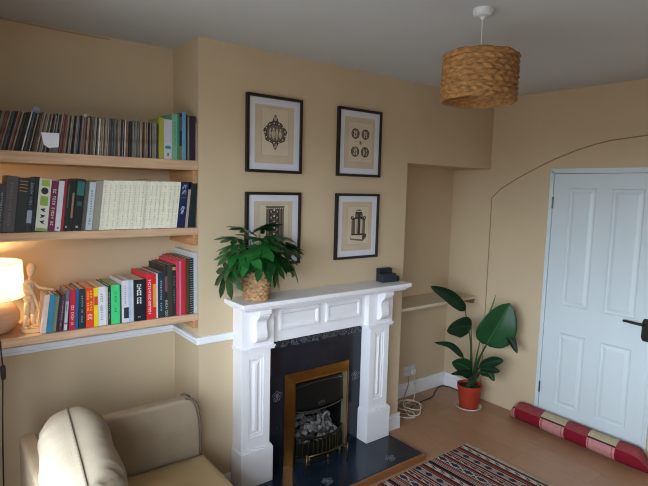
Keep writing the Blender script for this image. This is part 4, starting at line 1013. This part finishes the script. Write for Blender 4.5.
# ------------------------------------------------------------------ striped rug
rug = thing('rug', 'woven striped rug in red, navy and cream with fringed end, in front of the hearth', 'rug', (1.1, -.9, 0))
RCOL = ['b3aa9c', '1b1c26', '7a2a2e', '4e2a26', 'a5654f', '2a3348', '8d8076', '5c1f2c']
RM = [M(c, .95, .15, 90, .4, 300, spec=.1) for c in RCOL]
CR, BK, RD, BR, SA, NV, GR, WI = range(8)
# stripes from the fringed end inwards: (width mm, colour, pattern colour or None, pattern)
ST = [(10, BK, None, 0), (8, RD, None, 0), (6, BR, None, 0), (34, CR, BK, 1), (8, BK, None, 0), (10, BR, None, 0), (14, RD, None, 0), (5, SA, None, 0), (12, BR, None, 0), (6, CR, None, 0),
      (38, GR, NV, 2), (6, CR, None, 0), (9, RD, None, 0), (9, BK, None, 0), (6, CR, None, 0), (14, WI, SA, 3), (6, CR, None, 0), (9, BK, None, 0), (14, RD, CR, 3), (6, CR, None, 0), (10, BR, None, 0), (8, BK, None, 0),
      (5, SA, None, 0), (10, RD, None, 0), (5, CR, None, 0), (44, NV, CR, 4), (6, CR, None, 0), (10, BR, None, 0), (6, SA, None, 0), (10, RD, None, 0), (5, CR, None, 0), (8, RD, None, 0), (5, CR, None, 0), (8, WI, None, 0), (5, CR, None, 0), (12, BK, None, 0)]
RX1, RX0, RY0, RY1 = 1.842, .28, -1.36, -.482; CELL = .0075
ny = int((RY1-RY0)/CELL); xs = [RX1]; lab = []
i = 0
while xs[-1] > RX0:
    w_, c, pc, pat = ST[i % len(ST)]; i += 1; k = max(1, round(w_/ (6 if pat else 99)))
    for q in range(k): xs.append(xs[-1]-w_/1000/k); lab.append((c, pc, pat, q, k))
vs = []; fs = []; mi = []
for x in xs:
    for j in range(ny+1):
        y = RY0+(RY1-RY0)*j/ny; vs.append((x, y, .006+.0012*sin(7*y+2*x)+.0008*sin(90*x)))
for a, (c, pc, pat, q, k) in enumerate(lab):
    for j in range(ny):
        b = a*(ny+1)+j; fs.append((b, b+1, b+ny+2, b+ny+1)); cc = c
        if pat == 1: cc = pc if (j+(q if q < k/2 else k-q)*2) % 10 < 3 and 0 < q < k-1 else c
        elif pat == 2: cc = pc if abs(((j % 12)-6)) < 4-abs(q-k/2+.5)*1.0 else c
        elif pat == 3: cc = pc if (j//3+q) % 3 == 0 else c
        elif pat == 4: cc = pc if abs(abs((j % 14)-7)-abs(q-k/2+.5)*1.6) < 1.3 else c
        mi.append(cc)
m = MB(); m.add(vs, fs, mi); nv = len(vs)
edge_ = [(x, y, 0.0005) for x, y in ((RX1, RY1), (xs[-1], RY1), (xs[-1], RY0), (RX1, RY0))]
m.add(edge_, [(0, 1, 2, 3)], BK)
ids = [0*(ny+1)+j for j in range(ny+1)]
b0 = [v for v in vs if v[0] == RX1]; 
m.grid([b0, [(v[0], v[1], .0005) for v in b0]], BK)
b1 = [vs[a*(ny+1)+ny] for a in range(len(xs))]; m.grid([b1, [(v[0], v[1], .0005) for v in b1]], BK)
b2 = [vs[a*(ny+1)] for a in range(len(xs))]; m.grid([b2, [(v[0], v[1], .0005) for v in b2]], BK)
m.build('rug_weave', RM, rug)
m = MB(); rf = random.Random(6); y = RY0+.004
while y < RY1:
    l = rf.uniform(.024, .040); dy = rf.uniform(-.006, .006)
    m.tube([(RX1-.004, y, .006), (RX1+l*.5, y+dy*.5, .006), (RX1+l, y+dy, .003)], [.0026, .0022, .0012], 5); y += rf.uniform(.0055, .0085)
fr = m.build('fringe', M('b0a696', .95), rug); fr['kind'] = 'stuff'

# ------------------------------------------------------------------ daylight, camera
wd = bpy.data.worlds.new('sky'); SC.world = wd; wd.use_nodes = True
nt = wd.node_tree; bg = nt.nodes['Background']; bg.inputs['Strength'].default_value = 22.0
tc = nt.nodes.new('ShaderNodeTexCoord'); sx_ = nt.nodes.new('ShaderNodeSeparateXYZ'); cr_ = nt.nodes.new('ShaderNodeValToRGB')
nt.links.new(tc.outputs['Generated'], sx_.inputs[0]); mr = nt.nodes.new('ShaderNodeMapRange'); mr.inputs['From Min'].default_value = -1
nt.links.new(sx_.outputs['Z'], mr.inputs['Value']); nt.links.new(mr.outputs['Result'], cr_.inputs['Fac']); nt.links.new(cr_.outputs['Color'], bg.inputs['Color'])
e = cr_.color_ramp.elements; e[0].position = .49; e[0].color = (.16, .17, .175, 1); e[1].position = .52; e[1].color = (.74, .87, 1, 1)
for loc, nv, sx, sy in PORTALS:
    al = bpy.data.lights.new('window_portal', 'AREA'); al.shape = 'RECTANGLE'; al.size = sx; al.size_y = sy; al.cycles.is_portal = True
    ao = bpy.data.objects.new('window_portal', al); C.objects.link(ao); ao.location = loc; ao.rotation_euler = nv.to_track_quat('-Z', 'Y').to_euler()

cd = bpy.data.cameras.new('camera'); cam = bpy.data.objects.new('camera', cd); C.objects.link(cam)
cr, cu_, cf = V((.79203459, -.60996983, .02485975)), V((.04538663, .09944517, .9940074)), V((.60878671, .78615995, -.10644849))
Rm = Matrix((cr, cu_, -cf)).transposed().to_4x4(); cam.matrix_world = Matrix.Translation((-1.16482693, -2.63210964, 1.83128385)) @ Rm
cd.sensor_width = 36; cd.lens = 511.1014/648*36; cd.clip_start = .02
SC.camera = cam
SC.view_settings.view_transform = 'Standard'; SC.view_settings.look = 'None'; SC.view_settings.gamma = 1; SC.view_settings.exposure = -.07
SC.view_settings.use_curve_mapping = False
SC.cycles.use_denoising = True; SC.cycles.filter_width = 1.05; SC.cycles.max_bounces = 10; SC.cycles.diffuse_bounces = 6; SC.cycles.sample_clamp_indirect = 4; SC.cycles.caustics_reflective = False; SC.cycles.caustics_refractive = False
